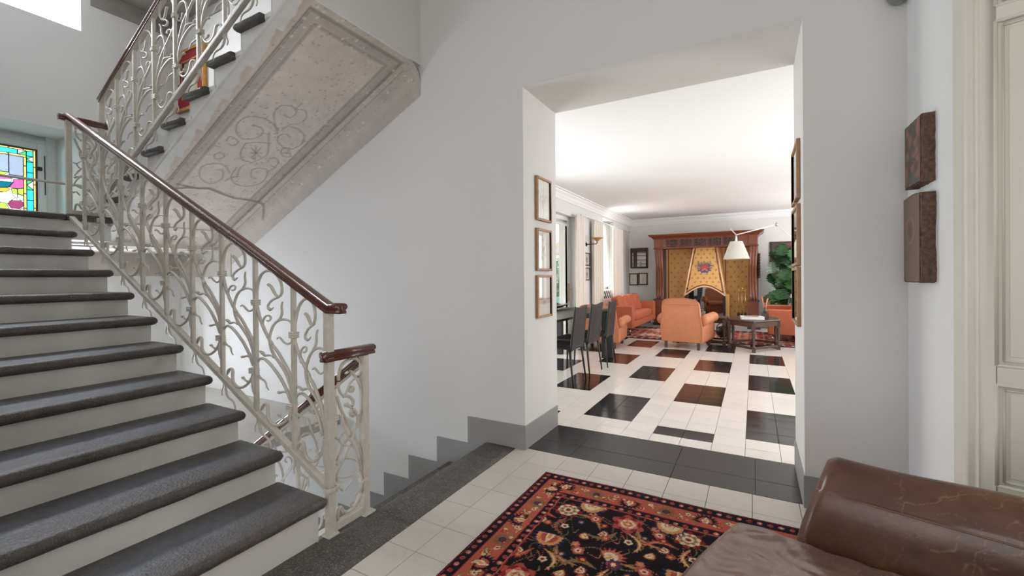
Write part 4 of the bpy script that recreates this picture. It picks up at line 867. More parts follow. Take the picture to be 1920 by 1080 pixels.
for k in range(430):
    x = RX0+(RX1-RX0)*(k+fr.random())/430; l = fr.uniform(.010, .022); y = RY1+.004*math.sin(x*7)-.003; a = fr.uniform(-.4, .4)
    b.tube([(x, y, .006), (x+a*l*.5, y+l*.6, .005), (x+a*l, y+l, .002)], .0012, n=3)
b.make('fringe', mat('cream_fringe', (206, 186, 156), .9), rug)['kind'] = 'stuff'

# ================================================================ BROWN LEATHER ARMCHAIR (foreground)
ch = thing('leather_armchair', 'worn brown leather armchair cropped at the lower right corner', 'armchair', (-.03, 1.60, .009), math.radians(-15))
def leather(o, base, lt, dk, sc=9, seam=None):
    P = np.array([v.co[:] for v in o.data.vertices]); n = fbm(P[:, 0]+3, P[:, 1]+P[:, 2]*1.3+3, sc, 31); n2 = fbm(P[:, 0]*1+7, P[:, 1]+P[:, 2]+7, sc*3, 37)
    k = np.clip((n-.40)*1.6, 0, 1)[:, None]; C = linv(base)*(1-k)+linv(lt)*k; k = np.clip((.44-n2)*1.6, 0, 1)[:, None]; C = C*(1-k)+linv(dk)*k
    # crackle: thin pale creases
    w1 = np.abs(vnoise(P[:, 0]+5+.05*n, P[:, 1]*1+P[:, 2]+5, 14, 41)-.5); w2 = np.abs(vnoise(P[:, 0]*1.3+9, P[:, 1]+P[:, 2]*.8+9, 21, 43)-.5); mk = fbm(P[:, 0]+1, P[:, 1]+P[:, 2]+1, 4, 50)
    cr = np.clip(1-np.minimum(w1, w2)/.014, 0, 1)*np.clip((mk-.36)*6, 0, 1); C = C*(1-.45*cr[:, None])+linv((170, 128, 96))*.45*cr[:, None]
    setcol(o, C)
# arm: section (y,z) swept along local x, front edge leaning forward toward the foot
sec = [(.0, .06), (-.002, .20), (-.002, .34), (.0, .44), (.008, .52), (.026, .59), (.055, .640), (.088, .668), (.122, .677), (.155, .668), (.178, .640), (.186, .60), (.182, .52), (.174, .40), (.168, .25), (.165, .06)]
sec = [tuple(p) for p in spline(sec, 18)]
def frontx(z): return float(np.interp(z, [0, .3, .42, .5, .58, .63, .66, .68], [.125, .125, .135, .155, .178, .192, .200, .206]))
v = []; NXa = 300
for i in range(NXa+1):
    t = i/NXa
    for (y, z) in sec:
        fx = frontx(z); x = fx+(1.02-fx)*t
        edge_ = max(0, 1-(x-fx)/.03); cy = .09; k = 1-.28*edge_**2
        y2 = cy+(y-cy)*k; z2 = z-(.012*edge_**2 if z > .6 else 0)
        y2 += .004*math.sin(x*9+z*6)*(z > .3); z2 += (.0045*math.sin(x*13))*(z > .6)
        v.append((x, y2, z2))
m = len(sec); f = [(i*m+k, i*m+k+1, (i+1)*m+k+1, (i+1)*m+k) for i in range(NXa) for k in range(m-1)]+[tuple(range(m)), tuple(NXa*m+k for k in range(m-1, -1, -1))]
o = MB().add(v, f, True).make('arm', m_leath, ch); leather(o, (90, 57, 39), (112, 74, 50), (68, 42, 30))
b = MB(); b.tube([(frontx(z)-.001, y*.72+.025, z-.006) for y, z in sec[6:-6]], .0042, n=6) if False else None; b.tube([(x, .0265+.004*math.sin(x*6), .597-.10*math.exp(-((x-.24)/.2)**2)*0+.0*x) for x in np.linspace(.24, 1.0, 30)], .0022, n=6)
o = b.make('piping', m_leath, ch); flatcol(o, (128, 88, 62))
# far arm out of frame
q = [c for c in ch.children if c.name.startswith('arm')][0].copy(); COL.objects.link(q); q.location = (0, -.75, 0); q.scale = (1, -1, 1)
# seat cushion with crown and soft edges
NXc, NYc = 260, 260; v = []
def cush(u, t, top=True):
    x = -.018+.81*u; y = -.006-.735*t
    ex = min(u, 1-u)*.78; ey = min(t, 1-t)*.73; rr_ = .034
    def fall(e): e = max(0, min(1, e/rr_)); return math.sqrt(1-(1-e)**2)
    k = fall(ex)*fall(ey); crown = .035*math.sin(PI*min(1, u*1.05))**.6*math.sin(PI*t)**.6 if 0 < u < 1 and 0 < t < 1 else 0
    # rounded front corners
    cr = .0
    if u < .12: cr = 0
    wr = .0022*math.sin(x*62+24*y+3*math.sin(y*31))*math.exp(-abs(y)*4)+.0014*math.sin(y*95+x*42+2*math.sin(x*40))*math.exp(-x*3)+.003*math.sin(x*17-y*13)
    z = .412+.042*k+crown*.8+wr*k
    sx_ = -.03*math.sin(PI*t)**.7*(1-u)
    return (x+sx_, y, z if top else .30+.02*(1-k))
b = MB(); b.grid(lambda u, t: cush(u, t), NXc, NYc); b.grid(lambda u, t: cush(u, t, False), 20, 20)
def side(a, c):
    def fn(u, t): 
        p = cush(*a(u)); q = cush(*c(u), False); bul = .012*math.sin(PI*t)
        return (p[0]+(q[0]-p[0])*t-(bul if a(0)[0] == 0 and a(1)[0] == 0 else 0), p[1]+(q[1]-p[1])*t, p[2]+(q[2]-p[2])*t)
    return fn
for A in (lambda u: (0, u), lambda u: (1, u), lambda u: (u, 0), lambda u: (u, 1)): b.grid(side(A, A), 60, 6)
m_leath2 = mat('polished_brown_leather', (98, 63, 46), .24, var=.06, vs=9, bump=.08, bs=70, attr=True, spec=.8)
o = b.make('seat_cushion', m_leath2, ch, recalc=True); leather(o, (112, 84, 70), (134, 104, 86), (92, 66, 54), 7)
P = [cush(0, t) for t in np.linspace(0, 1, 40)]; Q = [cush(u, 0) for u in np.linspace(0, 1, 40)]
b = MB().tube([(p[0]-.007, p[1], p[2]+.003) for p in P], .0055, n=6).tube([(p[0], p[1]+.003, p[2]+.002) for p in Q], .005, n=6)
o = b.make('cushion_piping', m_leath, ch); flatcol(o, (96, 66, 50))
o = rbox(.06, 1.0, -.75, 0, .08, .31, 'base', m_leath, ch, .02); 
o.modifiers.clear(); flatcol(o, (90, 58, 42))
o = rbox(.76, 1.05, -.86, .12, .08, .80, 'backrest', m_leath, ch, puff=.05, n=10); leather(o, (90, 57, 39), (112, 74, 50), (68, 42, 30))
for x, y in ((.16, .08), (.16, -.83), (.95, .08), (.95, -.83)): MB().lathe([(.0, 0), (.018, 0), (.026, .08), (0, .08)], (x, y, 0), 12).make('leg', m_wood, ch)

# ================================================================ LIVING ROOM
lrug = thing('rug', 'red Persian carpet under the sofas in the far living room', 'rug')
nx, ny = 300, 170; b = MB().grid(lambda u, t: (-2.95+3.95*u, 8.92+2.1*t, .012), nx, ny)
b.box(-2.95, 1.0, 8.92, 11.02, .002, .0115)
o = b.make('pile', m_rug2, lrug, recalc=False); n_ = (nx+1)*(ny+1)
P = np.array([v.co[:] for v in o.data.vertices]); X_, Y_ = P[:, 0], P[:, 1]; dd = np.minimum(np.minimum(X_+2.95, 1.0-X_), np.minimum(Y_-8.92, 11.02-Y_))
q1 = fbm(X_+5, Y_, 6, 70); q2 = fbm(X_+8, Y_*1.5, 14, 74); C_ = np.broadcast_to(linv((150, 74, 66)), P.shape).copy()
for mk, c in (((q2 > .56), (196, 120, 96)), ((q2 < .40), (74, 52, 66)), ((q1 > .58), (204, 174, 150)), ((dd < .34) & (dd > .26), (58, 46, 60)), ((dd < .10), (64, 46, 56)), ((dd < .24) & (dd > .1) & (q2 > .52), (60, 50, 62)), ((abs(np.sin(X_*15)*np.cos(Y_*13)) > .82), (168, 44, 44)), ((abs(np.sin(X_*22+1)*np.sin(Y_*19)) > .86), (222, 190, 160))): C_[mk] = linv(c)
setcol(o, C_)

# dining table, chairs, tray
dt = thing('dining_table', 'long black dining table behind the left side of the opening', 'table', (-2.36, 5.15, 0))
rbox(-.52, .42, -1.35, 1.48, .735, .765, 'tabletop', m_black, dt, .004)
rbox(.30, .47, 1.40, 1.475, 0, .735, 'leg', m_black, dt, .008); rbox(-.52, -.35, 1.40, 1.475, 0, .735, 'leg', m_black, dt, .008)
rbox(.30, .42, -1.35, -1.28, 0, .735, 'leg', m_black, dt, .008); rbox(-.52, -.40, -1.35, -1.28, 0, .735, 'leg', m_black, dt, .008)
rbox(-.42, .30, 1.42, 1.45, .60, .735, 'apron', m_black, dt, .004)
tr = thing('tray', 'long black boat-shaped tray on the dining table', 'tray', (-2.62, 5.75, .766), 0)
def trf(u, t, th=0):
    x = (2*u-1)*.17; y = (2*t-1)*.62; e = (2*u-1)**2*.055+abs(2*t-1)**3*.05; return (x, y, .004+e+th)
MB().grid(lambda u, t: trf(u, t), 10, 20).grid(lambda u, t: trf(u, t, .010), 10, 20).make('bowl', m_blackm, tr, recalc=False)
MB().box(-.05, .05, -.2, .2, 0, .008).make('foot', m_blackm, tr)
def make_dchair():
    c = thing('dining_chair', '', 'chair', (0, 0, 0), 0, 'dining chairs along the black table')
    # local: faces -X, back at x=+.2
    def back(u, t):
        y = (2*u-1)*(.225-.015*t); z = .40+.49*t; x = .205+.055*t-.02*math.cos((2*u-1)*PI/2)+.014*t*0
        z += .022*((2*u-1)**2)*t; return x, y, z
    b = MB().grid(lambda u, t: back(u, t), 10, 12).grid(lambda u, t: tuple(np.add(back(u, t), (.022, 0, 0))), 10, 12)
    for A in (lambda s: (0, s), lambda s: (1, s), lambda s: (s, 0), lambda s: (s, 1)):
        b.grid(lambda s, w_, A=A: tuple(np.add(back(*A(s)), (.022*w_, 0, 0))), 12, 1)
    b.make('backrest', m_black, c)
    def seat(u, t): x = -.25+.47*u; y = (2*t-1)*(.225-.02*(1-u)); return x, y, .455-.012*math.sin(PI*u)*math.sin(PI*t)
    b = MB().grid(lambda u, t: seat(u, t), 8, 8).grid(lambda u, t: tuple(np.add(seat(u, t), (0, 0, -.035))), 8, 8)
    for A in (lambda s: (0, s), lambda s: (1, s), lambda s: (s, 0), lambda s: (s, 1)):
        b.grid(lambda s, w_, A=A: tuple(np.add(seat(*A(s)), (0, 0, -.035*w_))), 8, 1)
    b.make('seat', m_black, c)
    for x, y, dx, dy in ((.20, .205, .05, .03), (.20, -.205, .05, -.03), (-.22, .19, -.02, .01), (-.22, -.19, -.02, -.01)):
        MB().tube([(x, y, .43), (x+dx*.4, y+dy*.4, .25), (x+dx, y+dy, 0)], [.017, .013, .008], n=8, sx=1.2).make('leg', m_black, c)
    return c
c0 = make_dchair(); c0.location = (-2.045, 4.87, 0); c0.rotation_euler = (0, 0, .03)
c0['label'] = 'black leather dining chair nearest the opening, back toward the viewer'
dup(c0, (-2.05, 5.50, 0), -.02, 'black leather dining chair, middle of the three along the table')
dup(c0, (-2.02, 6.10, 0), .05, 'black leather dining chair beside the black table end leg')
dup(c0, (-2.98+.02, 5.6, 0), PI, 'black leather dining chair across the table by the garden side')

def sofa(name, label, loc, rz, L_, D_, ha, mt, ncush):
    """local: faces +X, runs along Y"""
    s = thing(name, label, 'sofa', loc, rz, 'orange sofas')
    rbox(0, D_, 0, .22, .15, ha, 'arm', mt, s, .022); rbox(0, D_, L_-.22, L_, .15, ha, 'arm', mt, s, .022)
    rbox(.0, .22, .22, L_-.22, .15, ha, 'back', mt, s, .02); rbox(.2, D_-.02, .22, L_-.22, .15, .29, 'base', mt, s, .015)
    rbox(.22, D_+.005, .225, L_-.225, .27, .46, 'seat_cushion', mt, s, puff=.05, n=8)
    w_ = (L_-.46)/ncush
    for k in range(ncush):
        o = rbox(-.09, .09, .235+w_*k, .235+w_*(k+1)-.01, -.21, .21, 'back_cushion', mt, s, puff=.06, n=7); o.location = (.30, 0, .60); o.rotation_euler = (0, -.28, 0)
    for x, y in ((.06, .1), (D_-.08, .1), (.06, L_-.1), (D_-.08, L_-.1)): MB().tube([(x, y, 0.001), (x, y, .15)], .014, n=10).make('leg', m_steel, s)
    return s
sofa('sofa', 'long orange sofa against the window wall with loose back cushions', (-2.90, 9.13, .012), 0, 2.42, .70, .615, m_orange2, 4)
o2 = sofa('sofa', 'rust orange sofa side-on in front of the monstera, right edge of the living room', (1.06, 11.0, .012), PI, 1.70, .84, .605, m_orange2, 2)

def clubchair(name, label, loc, rz):
    c = thing(name, label, 'armchair', loc, rz, 'orange armchairs')      # faces +Y, back at y~0
    b = MB()
    def bk(u, t):
        y = -.02-.06*t; x = (2*u-1)*(.30-.0*t); z = .12+.73*t
        e = abs(2*u-1)
        z -= .045*e**3*(t > .8)*((t-.8)/.2); return x, y, z
    P = spline([(.33, 0, .12), (.345, -.02, .35), (.315, -.05, .60), (.30, -.07, .78), (.26, -.085, .84), (.15, -.09, .865), (0, -.09, .87), (-.15, -.09, .865), (-.26, -.085, .84), (-.30, -.07, .78), (-.315, -.05, .60), (-.345, -.02, .35), (-.33, 0, .12)], 4)
    n = len(P); v = []
    for d_, s_ in ((0, 1), (.015, 1.0), (.13, .97), (.15, .93)):
        for i, p in enumerate(P): v.append((p[0]*s_, p[1]+d_-(.0 if d_ else -.012), (p[2]-.12)*(s_ if d_ != .015 else 1)+.12))
    f = [(k*n+i, k*n+(i+1) % n, (k+1)*n+(i+1) % n, (k+1)*n+i) for k in range(3) for i in range(n)]+[tuple(range(n)), tuple(3*n+i for i in range(n-1, -1, -1))]
    b.add(v, f, False); b.make('backrest', m_orange, c, bevel=.012, seg=3)
    MB().tube([(p[0]*1.0, p[1]+.004, p[2]) for p in P[:]], .007, n=6).make('piping', m_orange, c)
    MB().tube([(x, -.085+.008*0, .775) for x in np.linspace(-.285, .285, 8)], .005, n=6).make('back_seam', m_orange, c)
    for s_ in (-1, 1):
        a = MB(); pr = spline([(.30, .12), (.31, .35), (.29, .48), (.30, .56), (.36, .60), (.42, .57), (.435, .50), (.40, .44), (.36, .42), (.36, .30), (.35, .12)], 3); m = len(pr); NY_ = 10; v = []
        for j in range(NY_+1):
            t = j/NY_; e = 1-.10*(2*t-1)**6
            for (x, z) in pr: v.append((s_*(.34+(x-.34)*e), .02+.72*t, .12+(z-.12)*(e*.5+.5)+.02*t))
        f = [(j*m+i, j*m+(i+1) % m, (j+1)*m+(i+1) % m, (j+1)*m+i) for j in range(NY_) for i in range(m)]+[tuple(range(m)), tuple(NY_*m+i for i in range(m-1, -1, -1))]
        a.add(v, f, True).make('arm', m_orange, c)
    rbox(-.31, .31, .10, .74, .12, .33, 'seat_base', m_orange, c, .02); rbox(-.29, .29, .12, .77, .31, .46, 'seat_cushion', m_orange, c, puff=.08, n=6)
    for x, y in ((-.27, .03), (.27, .03), (-.27, .7), (.27, .7)): rbox(x-.022, x+.022, y-.022, y+.022, 0, .125, 'leg', m_wood2, c, .004)
    return c
clubchair('club_armchair', 'orange leather club armchair seen from behind, facing the fireplace', (-1.09, 7.95, .0), math.radians(-9))
a2 = clubchair('club_armchair', 'orange leather armchair half hidden behind the dining table and chairs', (-2.40, 7.45, 0), math.radians(4))
a2.scale = (1.05, 1, .88)

# oak tables with turned legs
def turned(b, x, y, z1, r=.028):
    b.box(x-r, x+r, y-r, y+r, 0, .07).box(x-r, x+r, y-r, y+r, z1-.11, z1)
    b.lathe([(r*.7, .07), (r*1.05, .09), (r*.62, .11), (r*.72, .22), (r*.98, .30), (r*.7, z1-.14), (r*1.1, z1-.125), (r*.8, z1-.11)], (x, y, 0), 12); return b
def polytable(name, label, poly, zt, inset, loc=(0, 0, 0)):
    T_ = thing(name, label, 'table', loc, 0, 'oak side tables'); cx = sum(p[0] for p in poly)/len(poly); cy = sum(p[1] for p in poly)/len(poly)
    MB().prism(poly, zt-.028, zt, 'z').make('tabletop', m_wood2, T_, bevel=.007)
    ins = [(cx+(x-cx)*inset, cy+(y-cy)*inset) for x, y in poly]
    for x, y in ins: turned(MB(), x, y, zt-.03).make('leg', m_wood2, T_, bevel=.003)
    for (x0, y0), (x1, y1) in zip(ins, ins[1:]+ins[:1]):
        d_ = Vector((x1-x0, y1-y0, 0)); a = math.atan2(d_.y, d_.x); L_ = d_.length
        for z0, z1, nm in ((zt-.105, zt-.03, 'apron'), (.045, .085, 'stretcher')):
            MB().box(.02, L_-.02, -.011, .011, z0, z1).xf(Matrix.Translation((x0, y0, 0)) @ Matrix.Rotation(a, 4, 'Z')).make(nm, m_wood2, T_, bevel=.003)
    return T_
polytable('side_table', 'dark oak six-sided table with turned legs holding a white book', [(-.005, 8.03), (.385, 8.57), (.36, 9.02), (-.02, 9.20), (-.36, 8.95), (-.40, 8.42)], .512, .93)
polytable('side_table', 'dark oak small table tucked between the club armchair and six-sided table', [(-.76, 8.74), (-.45, 8.62), (-.415, 9.08), (-.74, 9.14)], .50, .88)
bk = thing('book', 'thick white book lying flat on the dark oak table', 'book', (-.03, 8.50, .5125), .12)
MB().box(-.17, .17, -.12, .12, .004, .040).make('pages', mat('book_pages', (226, 224, 218), .8), bk)
o = MB().box(-.175, .175, -.125, .125, 0, .004).box(-.175, .175, -.125, .125, .040, .044).make('cover', m_white, bk); MB().box(-.12, .10, -.09, .06, .0441, .0452).make('cover_picture', mat('cover_brown', (150, 128, 108), .5), bk)
rd = thing('reed_diffuser', 'reed diffuser bottle with orange sticks on a dark box', 'diffuser', (.165, 8.66, .5125))
MB().box(-.055, .055, -.055, .055, 0, .095).make('box', m_mdark, rd, bevel=.004)
MB().lathe([(0, .095), (.030, .095), (.032, .15), (.014, .165), (.014, .195), (0, .195)], (0, 0, 0), 14).make('bottle', mat('smoked_glass', (72, 62, 68), .15), rd)
b = MB()
for k, (dx, dy) in enumerate(((-.055, .01), (-.035, -.02), (-.045, .03), (.04, 0), (.05, .03), (.03, -.03))): b.tube([(dx*.1, dy*.1, .13), (dx, dy, .385-.01*k)], .004, n=5)
b.make('reeds', mat('orange_reed', (232, 128, 84), .7), rd)
pt = thing('fire_pot', 'black round pot with handle on the carpet beside the oak tables', 'pot', (-.53, 9.45, .012))
MB().lathe([(0, .04), (.07, .04), (.115, .09), (.13, .15), (.115, .2), (.10, .215), (.106, .228), (.07, .25), (.02, .262), (0, .262)], (0, 0, 0), 20).make('body', m_blackm, pt)
MB().tube([(.115*math.cos(a), 0, .2+.12*math.sin(a)) for a in np.linspace(0, PI, 12)], .008, n=6).make('handle', m_blackm, pt); MB().sphere((0, 0, .272), .016, 8, 6).make('lid_knob', m_blackm, pt)
for k in range(3): a = k*2.1; MB().tube([(.07*math.cos(a), .07*math.sin(a), .06), (.09*math.cos(a), .09*math.sin(a), 0)], .01, n=6).make('leg', m_blackm, pt)

# floor lamp with articulated arm
lp = thing('floor_lamp', 'white articulated floor lamp with cream conical cloth shade', 'lamp', (0, 8.5, 0))
b = MB().lathe([(.097, 0), (.208, -.305)], (-.262, 0, 1.842), 32).lathe([(.094, -.001), (.205, -.305)], (-.262, 0, 1.842), 32); b.make('lamp_shade', m_shade, lp, recalc=False)
MB().tube([(-.262, 0, 1.80), (-.262, 0, 1.845), (-.262, 0, 1.95)], [.02, .02, .009], n=10).make('socket', m_white, lp)
MB().sphere((-.262, 0, 1.955), .02, 10, 6).make('joint', m_steel, lp)
MB().tube([(-.262, 0, 1.955), (-.352, 0, 2.068)], .007, n=8).make('lever', m_white, lp)
MB().tube([(-.262, 0, 1.955), (.33, 0, 2.095)], .0105, n=8).make('arm', m_white, lp)
MB().sphere((.335, 0, 2.095), .026, 12, 8).tube([(.335, 0, 2.09), (.335, 0, 2.14)], .008).make('elbow', m_steel, lp)
MB().tube([(.335, 0, 2.095), (.86, 0, 1.54)], .0105, n=8).make('arm', m_white, lp)
MB().tube([(.86, 0, .03), (.86, 0, 1.55)], .014, n=10).make('pole', m_white, lp); MB().lathe([(0, 0), (.16, 0), (.16, .022), (.03, .034), (0, .034)], (.86, 0, 0), 28).make('base', m_white, lp)
MB().sphere((-.262, 0, 1.70), .045, 12, 8).make('bulb', m_white, lp)

# ---------------------------------------------------------------- fireplace
fp = thing('fireplace', 'tall carved oak mantelpiece with ochre painted hood and glazed firebox', 'fireplace')
def slab(name, x0, x1, y0, y1, z0, z1, m=m_mantel, bev=.006): return rbox(x0, x1, y0, y1, z0, z1, name, m, fp, bev)
# cornice with profile (front + left + right mitred)
prof = [(0, 2.195), (-.02, 2.195), (-.03, 2.215), (-.075, 2.25), (-.105, 2.262), (-.115, 2.285), (-.13, 2.29), (-.13, 2.305), (0, 2.305)]
x0, x1, yf = -2.235, .085, 11.60
v = []
for d_, z in prof: v += [(x0+d_, YB-.002, z), (x0+d_, yf+d_, z), (x1-d_, yf+d_, z), (x1-d_, YB-.002, z)]
n = len(prof); f = [(i*4+k, i*4+k+1, (i+1)*4+k+1, (i+1)*4+k) for i in range(n-1) for k in range(3)]+[tuple(4*(n-1)+k for k in range(4))]
MB().add(v, f).make('cornice', m_mantel, fp)
slab('frieze', x0, x1, yf, YB-.002, 1.965, 2.20); slab('frieze_moulding', x0-.02, x1+.02, yf-.02, yf+.10, 1.945, 1.97)
for k in range(5):
    xa = -1.945+.328*k; slab('panel_surround', xa-.012, xa+.30, yf-.012, yf+.01, 1.985, 2.175, m_mantel)
    def rel(u, t, k=k):
        q = float(fbm(np.array([u*3+k*3.]), np.array([t*3.]), 2.2, 90+k)[0]); w_ = abs(math.sin(u*PI*4+math.sin(t*PI*3)*1.6))*abs(math.cos(t*PI*2.5+math.sin(u*PI*4)))
        return (xa+.012+.264*u, yf-.013-.026*w_*(.5+q), 1.995+.17*t)
    MB().grid(rel, 34, 22).make('carved_panel', m_mdark, fp, recalc=False)
for xa in (-2.235, -2.055+.02): slab('frieze_block', xa, xa+.165, yf-.016, yf+.05, 1.975, 2.195)
slab('frieze_block', -.10, .085, yf-.016, yf+.05, 1.975, 2.195)
# S-shaped fluted consoles
for sgn, xc in ((-1, -2.13), (1, .0)):
    pr = spline([(0, 1.945), (-.02, 1.85), (-.035, 1.70), (-.02, 1.50), (.03, 1.25), (.06, 1.0), (.06, .80), (.03, .70), (0, .665)], 5)
    b = MB(); v = []
    for i, (dy, z) in enumerate(pr):
        hw = .095-.012*math.sin((1.945-z)/1.28*PI)
        for k in range(13):
            u = k/12; fl = .014*abs(math.sin(u*PI*3)); v.append((xc-hw+2*hw*u+.05*math.sin((1.945-z)/1.28*PI*.9)*sgn*-.6, yf+.02+dy-fl, z))
        v.append((xc+hw, yf+.20, z)); v.append((xc-hw, yf+.20, z))
    m = 15; f = [(i*m+k, i*m+(k+1) % m, (i+1)*m+(k+1) % m, (i+1)*m+k) for i in range(len(pr)-1) for k in range(m)]
    b.add(v, f, True).make('console', m_mantel, fp, recalc=True)
    b = MB()
    for k in range(3): b.sphere((xc-.055+.055*k, yf+.03, .70), (.026, .05, .045), 10, 8)
    b.make('scroll_toes', m_mantel, fp)
    slab('pedestal', xc-.12, xc+.10, yf+.0, yf+.30, .06, .655); slab('pedestal_cap', xc-.13, xc+.115, yf-.015, yf+.3, .64, .672, m_mdark); slab('plinth', xc-.14, xc+.13, yf-.02, YB-.002, .0, .07, m_mdark)
    xs2 = xc-.095 if sgn < 0 else xc+.055
    slab('side_panel', xs2, xs2+.04, yf+.16, YB-.002, .06, 1.96, m_mdark)
    if sgn > 0:
        b = MB()
        for k in range(9): b.sphere((xc+.11, yf+.14, 1.22+.065*k), (.032, .05, .036), 8, 6)
        b.make('carved_scrolls', m_mdark, fp)
# ochre back panels with stencilled stars
def starpanel(name, corners, nu, nv, step, seed, border=True, arch=None, ylip=0):
    (ax, ay, az), (bx_, by, bz), (cx, cy, cz), (dx, dy, dz_) = corners     # bottom-left, bottom-right, top-right, top-left
    def P(u, t):
        tt_ = t
        lo = 0
        if arch: lo = arch*math.sin(PI*u)
        x = (ax*(1-u)+bx_*u)*(1-t)+(dx*(1-u)+cx*u)*t; y = (ay*(1-u)+by*u)*(1-t)+(dy*(1-u)+cy*u)*t; zb_ = az*(1-u)+bz*u+lo; zt_ = dz_*(1-u)+cz*u
        return x, y, zb_*(1-t)+zt_*t
    o = MB().grid(P, nu, nv).make(name, m_ochre, fp, recalc=False)
    Q = np.array([v.co[:] for v in o.data.vertices]); u, t = np.meshgrid(np.linspace(0, 1, nu+1), np.linspace(0, 1, nv+1)); u = u.ravel(); t = t.ravel()
    C = linv((222, 172, 104))*(.92+.16*fbm(Q[:, 0]+4, Q[:, 2]+4, 5, seed))[:, None]
    X_ = Q[:, 0]; Z_ = Q[:, 2]; row = np.round(Z_/step*1.35); xo = X_/step+.5*(row % 2); fx = (xo-np.round(xo))*step; fz = Z_-row*step/1.35; q = np.hypot(fx, fz); a = np.arctan2(fz, fx)
    kk = np.clip(1.35-q/(.0225*(1+.18*np.cos(6*a))), 0, 1)[:, None]*.85; C = C*(1-kk)+linv((150, 92, 62))*kk
    if border:
        wd = np.abs(bx_-ax); e = np.minimum(np.minimum(u, 1-u)*np.maximum(wd*(1-t)+abs(cx-dx)*t, .2), np.minimum(t, 1-t*0)*(np.max(Z_)-np.min(Z_)))
        C[e < .075] = linv((220, 174, 112)); C[(e < .058) & (e > .032)] = linv((120, 48, 34)); C[e < .014] = linv((232, 196, 150))
    setcol(o, C); return o
starpanel('painted_back_panel', ((-2.02, 12.15, .2), (-1.3, 12.15, .2), (-1.3, 12.15, 1.95), (-2.02, 12.15, 1.95)), 60, 120, .165, 1)
starpanel('painted_back_panel', ((-.66, 12.15, .2), (-.05, 12.15, .2), (-.05, 12.15, 1.95), (-.66, 12.15, 1.95)), 60, 120, .165, 2)
flatcol(MB().box(-2.04, -.04, 12.16, YB-.003, 0.0, 1.96).make('back_masonry', m_ochre, fp), (214, 160, 96))
# hood
hf = starpanel('painted_hood', ((-1.525, 11.72, .765), (-.605, 11.72, .765), (-.795, 11.92, 1.96), (-1.33, 11.92, 1.96)), 70, 90, .135, 3, arch=.225)
hf.data.flip_normals()
o = MB().add([(-1.525, 11.72, .765), (-1.33, 11.92, 1.96), (-1.33, 12.16, 1.96), (-1.56, 12.16, .62)], [(0, 1, 2, 3)]).add([(-.605, 11.72, .765), (-.795, 11.92, 1.96), (-.72, 12.16, 1.96), (-.56, 12.16, .62)], [(0, 1, 2, 3)]).make('hood_sides', m_ochre, fp); flatcol(o, (204, 150, 88))
b = MB()
ar = [(-1.525+.92*u, 11.712, .765+.225*math.sin(PI*u)) for u in np.linspace(0, 1, 24)]; b.tube(ar, .017, n=6); b.tube([(-1.525, 11.712, .765), (-1.33, 11.912, 1.96)], .015, n=6); b.tube([(-.605, 11.712, .765), (-.795, 11.912, 1.96)], .015, n=6)
o = b.make('hood_moulding', m_ochre, fp); flatcol(o, (236, 206, 168))
b = MB(); b.tube([(p[0]*.93-.075, 11.715+.007, p[2]+.042) for p in ar], .012, n=5)
o = b.make('hood_red_line', m_ochre, fp); flatcol(o, (130, 50, 38))
# crest
cr_ = hf
def crest(poly, c, y, nm):
    o = MB().prism([(x-1.065, z+1.42) for x, z in poly], y, y+.006, 'y').make(nm, m_ochre, hf); flatcol(o, c); o.rotation_euler = (0, 0, 0); return o
sh = [(-.10, .10), (.10, .10), (.10, -.03), (.07, -.11), (0, -.17), (-.07, -.11), (-.10, -.03)]
crest([(x*1.12, z*1.08) for x, z in sh], (88, 92, 118), 11.800, 'shield_rim'); crest(sh, (186, 74, 62), 11.794, 'shield')
crest([(-.10, -.0), (.10, .02), (.10, -.03), (.07, -.11), (0, -.17), (-.07, -.11), (-.10, -.03)], (84, 88, 128), 11.790, 'shield_base'); crest([(-.08, -.03), (0, .03), (.08, -.03), (.06, -.06), (0, -.01), (-.06, -.06)], (206, 120, 92), 11.786, 'shield_charge')
for s_ in (-1, 1):
    for k, (a, c) in enumerate((((.11, .14), (.19, .17)), ((.12, .09), (.21, .10)), ((.12, .03), (.20, .02)), ((.11, -.03), (.18, -.06)), ((.04, .13), (.10, .20)))):
        o = MB().tube([(-1.065+s_*a[0]*.8, 11.80, 1.42+a[1]*.85), (-1.065+s_*(a[0]+c[0])*.43, 11.798, 1.42+(a[1]+c[1])*.42+.012), (-1.065+s_*c[0]*.84, 11.80, 1.42+c[1]*.9)], [.016, .02, .008], n=5).make('mantling', m_ochre, hf); flatcol(o, (104, 112, 140) if k % 2 else (140, 138, 146))
# firebox
m_fire = mat('firebox_black', (24, 24, 27), .35)
slab('firebox_frame', -1.50, -1.44, 11.74, 11.80, .2, .96, m_fire, .004); slab('firebox_frame', -.66, -.60, 11.74, 11.80, .2, .90, m_fire, .004); slab('firebox_frame', -1.50, -.60, 11.74, 11.80, .2, .25, m_fire, .004)
slab('firebox', -1.50, -.60, 12.13, 12.15, .2, 1.0, m_fire, .002); slab('firebox_floor', -1.50, -.60, 11.8, 12.13, .2, .22, m_fire, .002)
MB().box(-1.44, -.66, 11.76, 11.765, .25, .97).make('firebox_glass', m_fglass, fp)
for k in range(4): MB().tube([(-1.3+.06*k, 11.9+.03*k, .26+.05*(k % 2)), (-.8-.05*k, 11.95+.02*k, .27+.05*((k+1) % 2))], [.035, .03], n=9).make('log', mat('pale_ash_log', (150, 142, 134), .9, var=.4, vs=20), fp)
flatcol(slab('cheek', -.615, -.52, 11.86, 12.16, .2, .80, m_ochre, .003), (218, 170, 100))
slab('hearth', -1.98, -.14, 11.05, 12.15, .0, .19, mat('hearth_stone', (190, 186, 178), .5, var=.08, vs=9), .01)
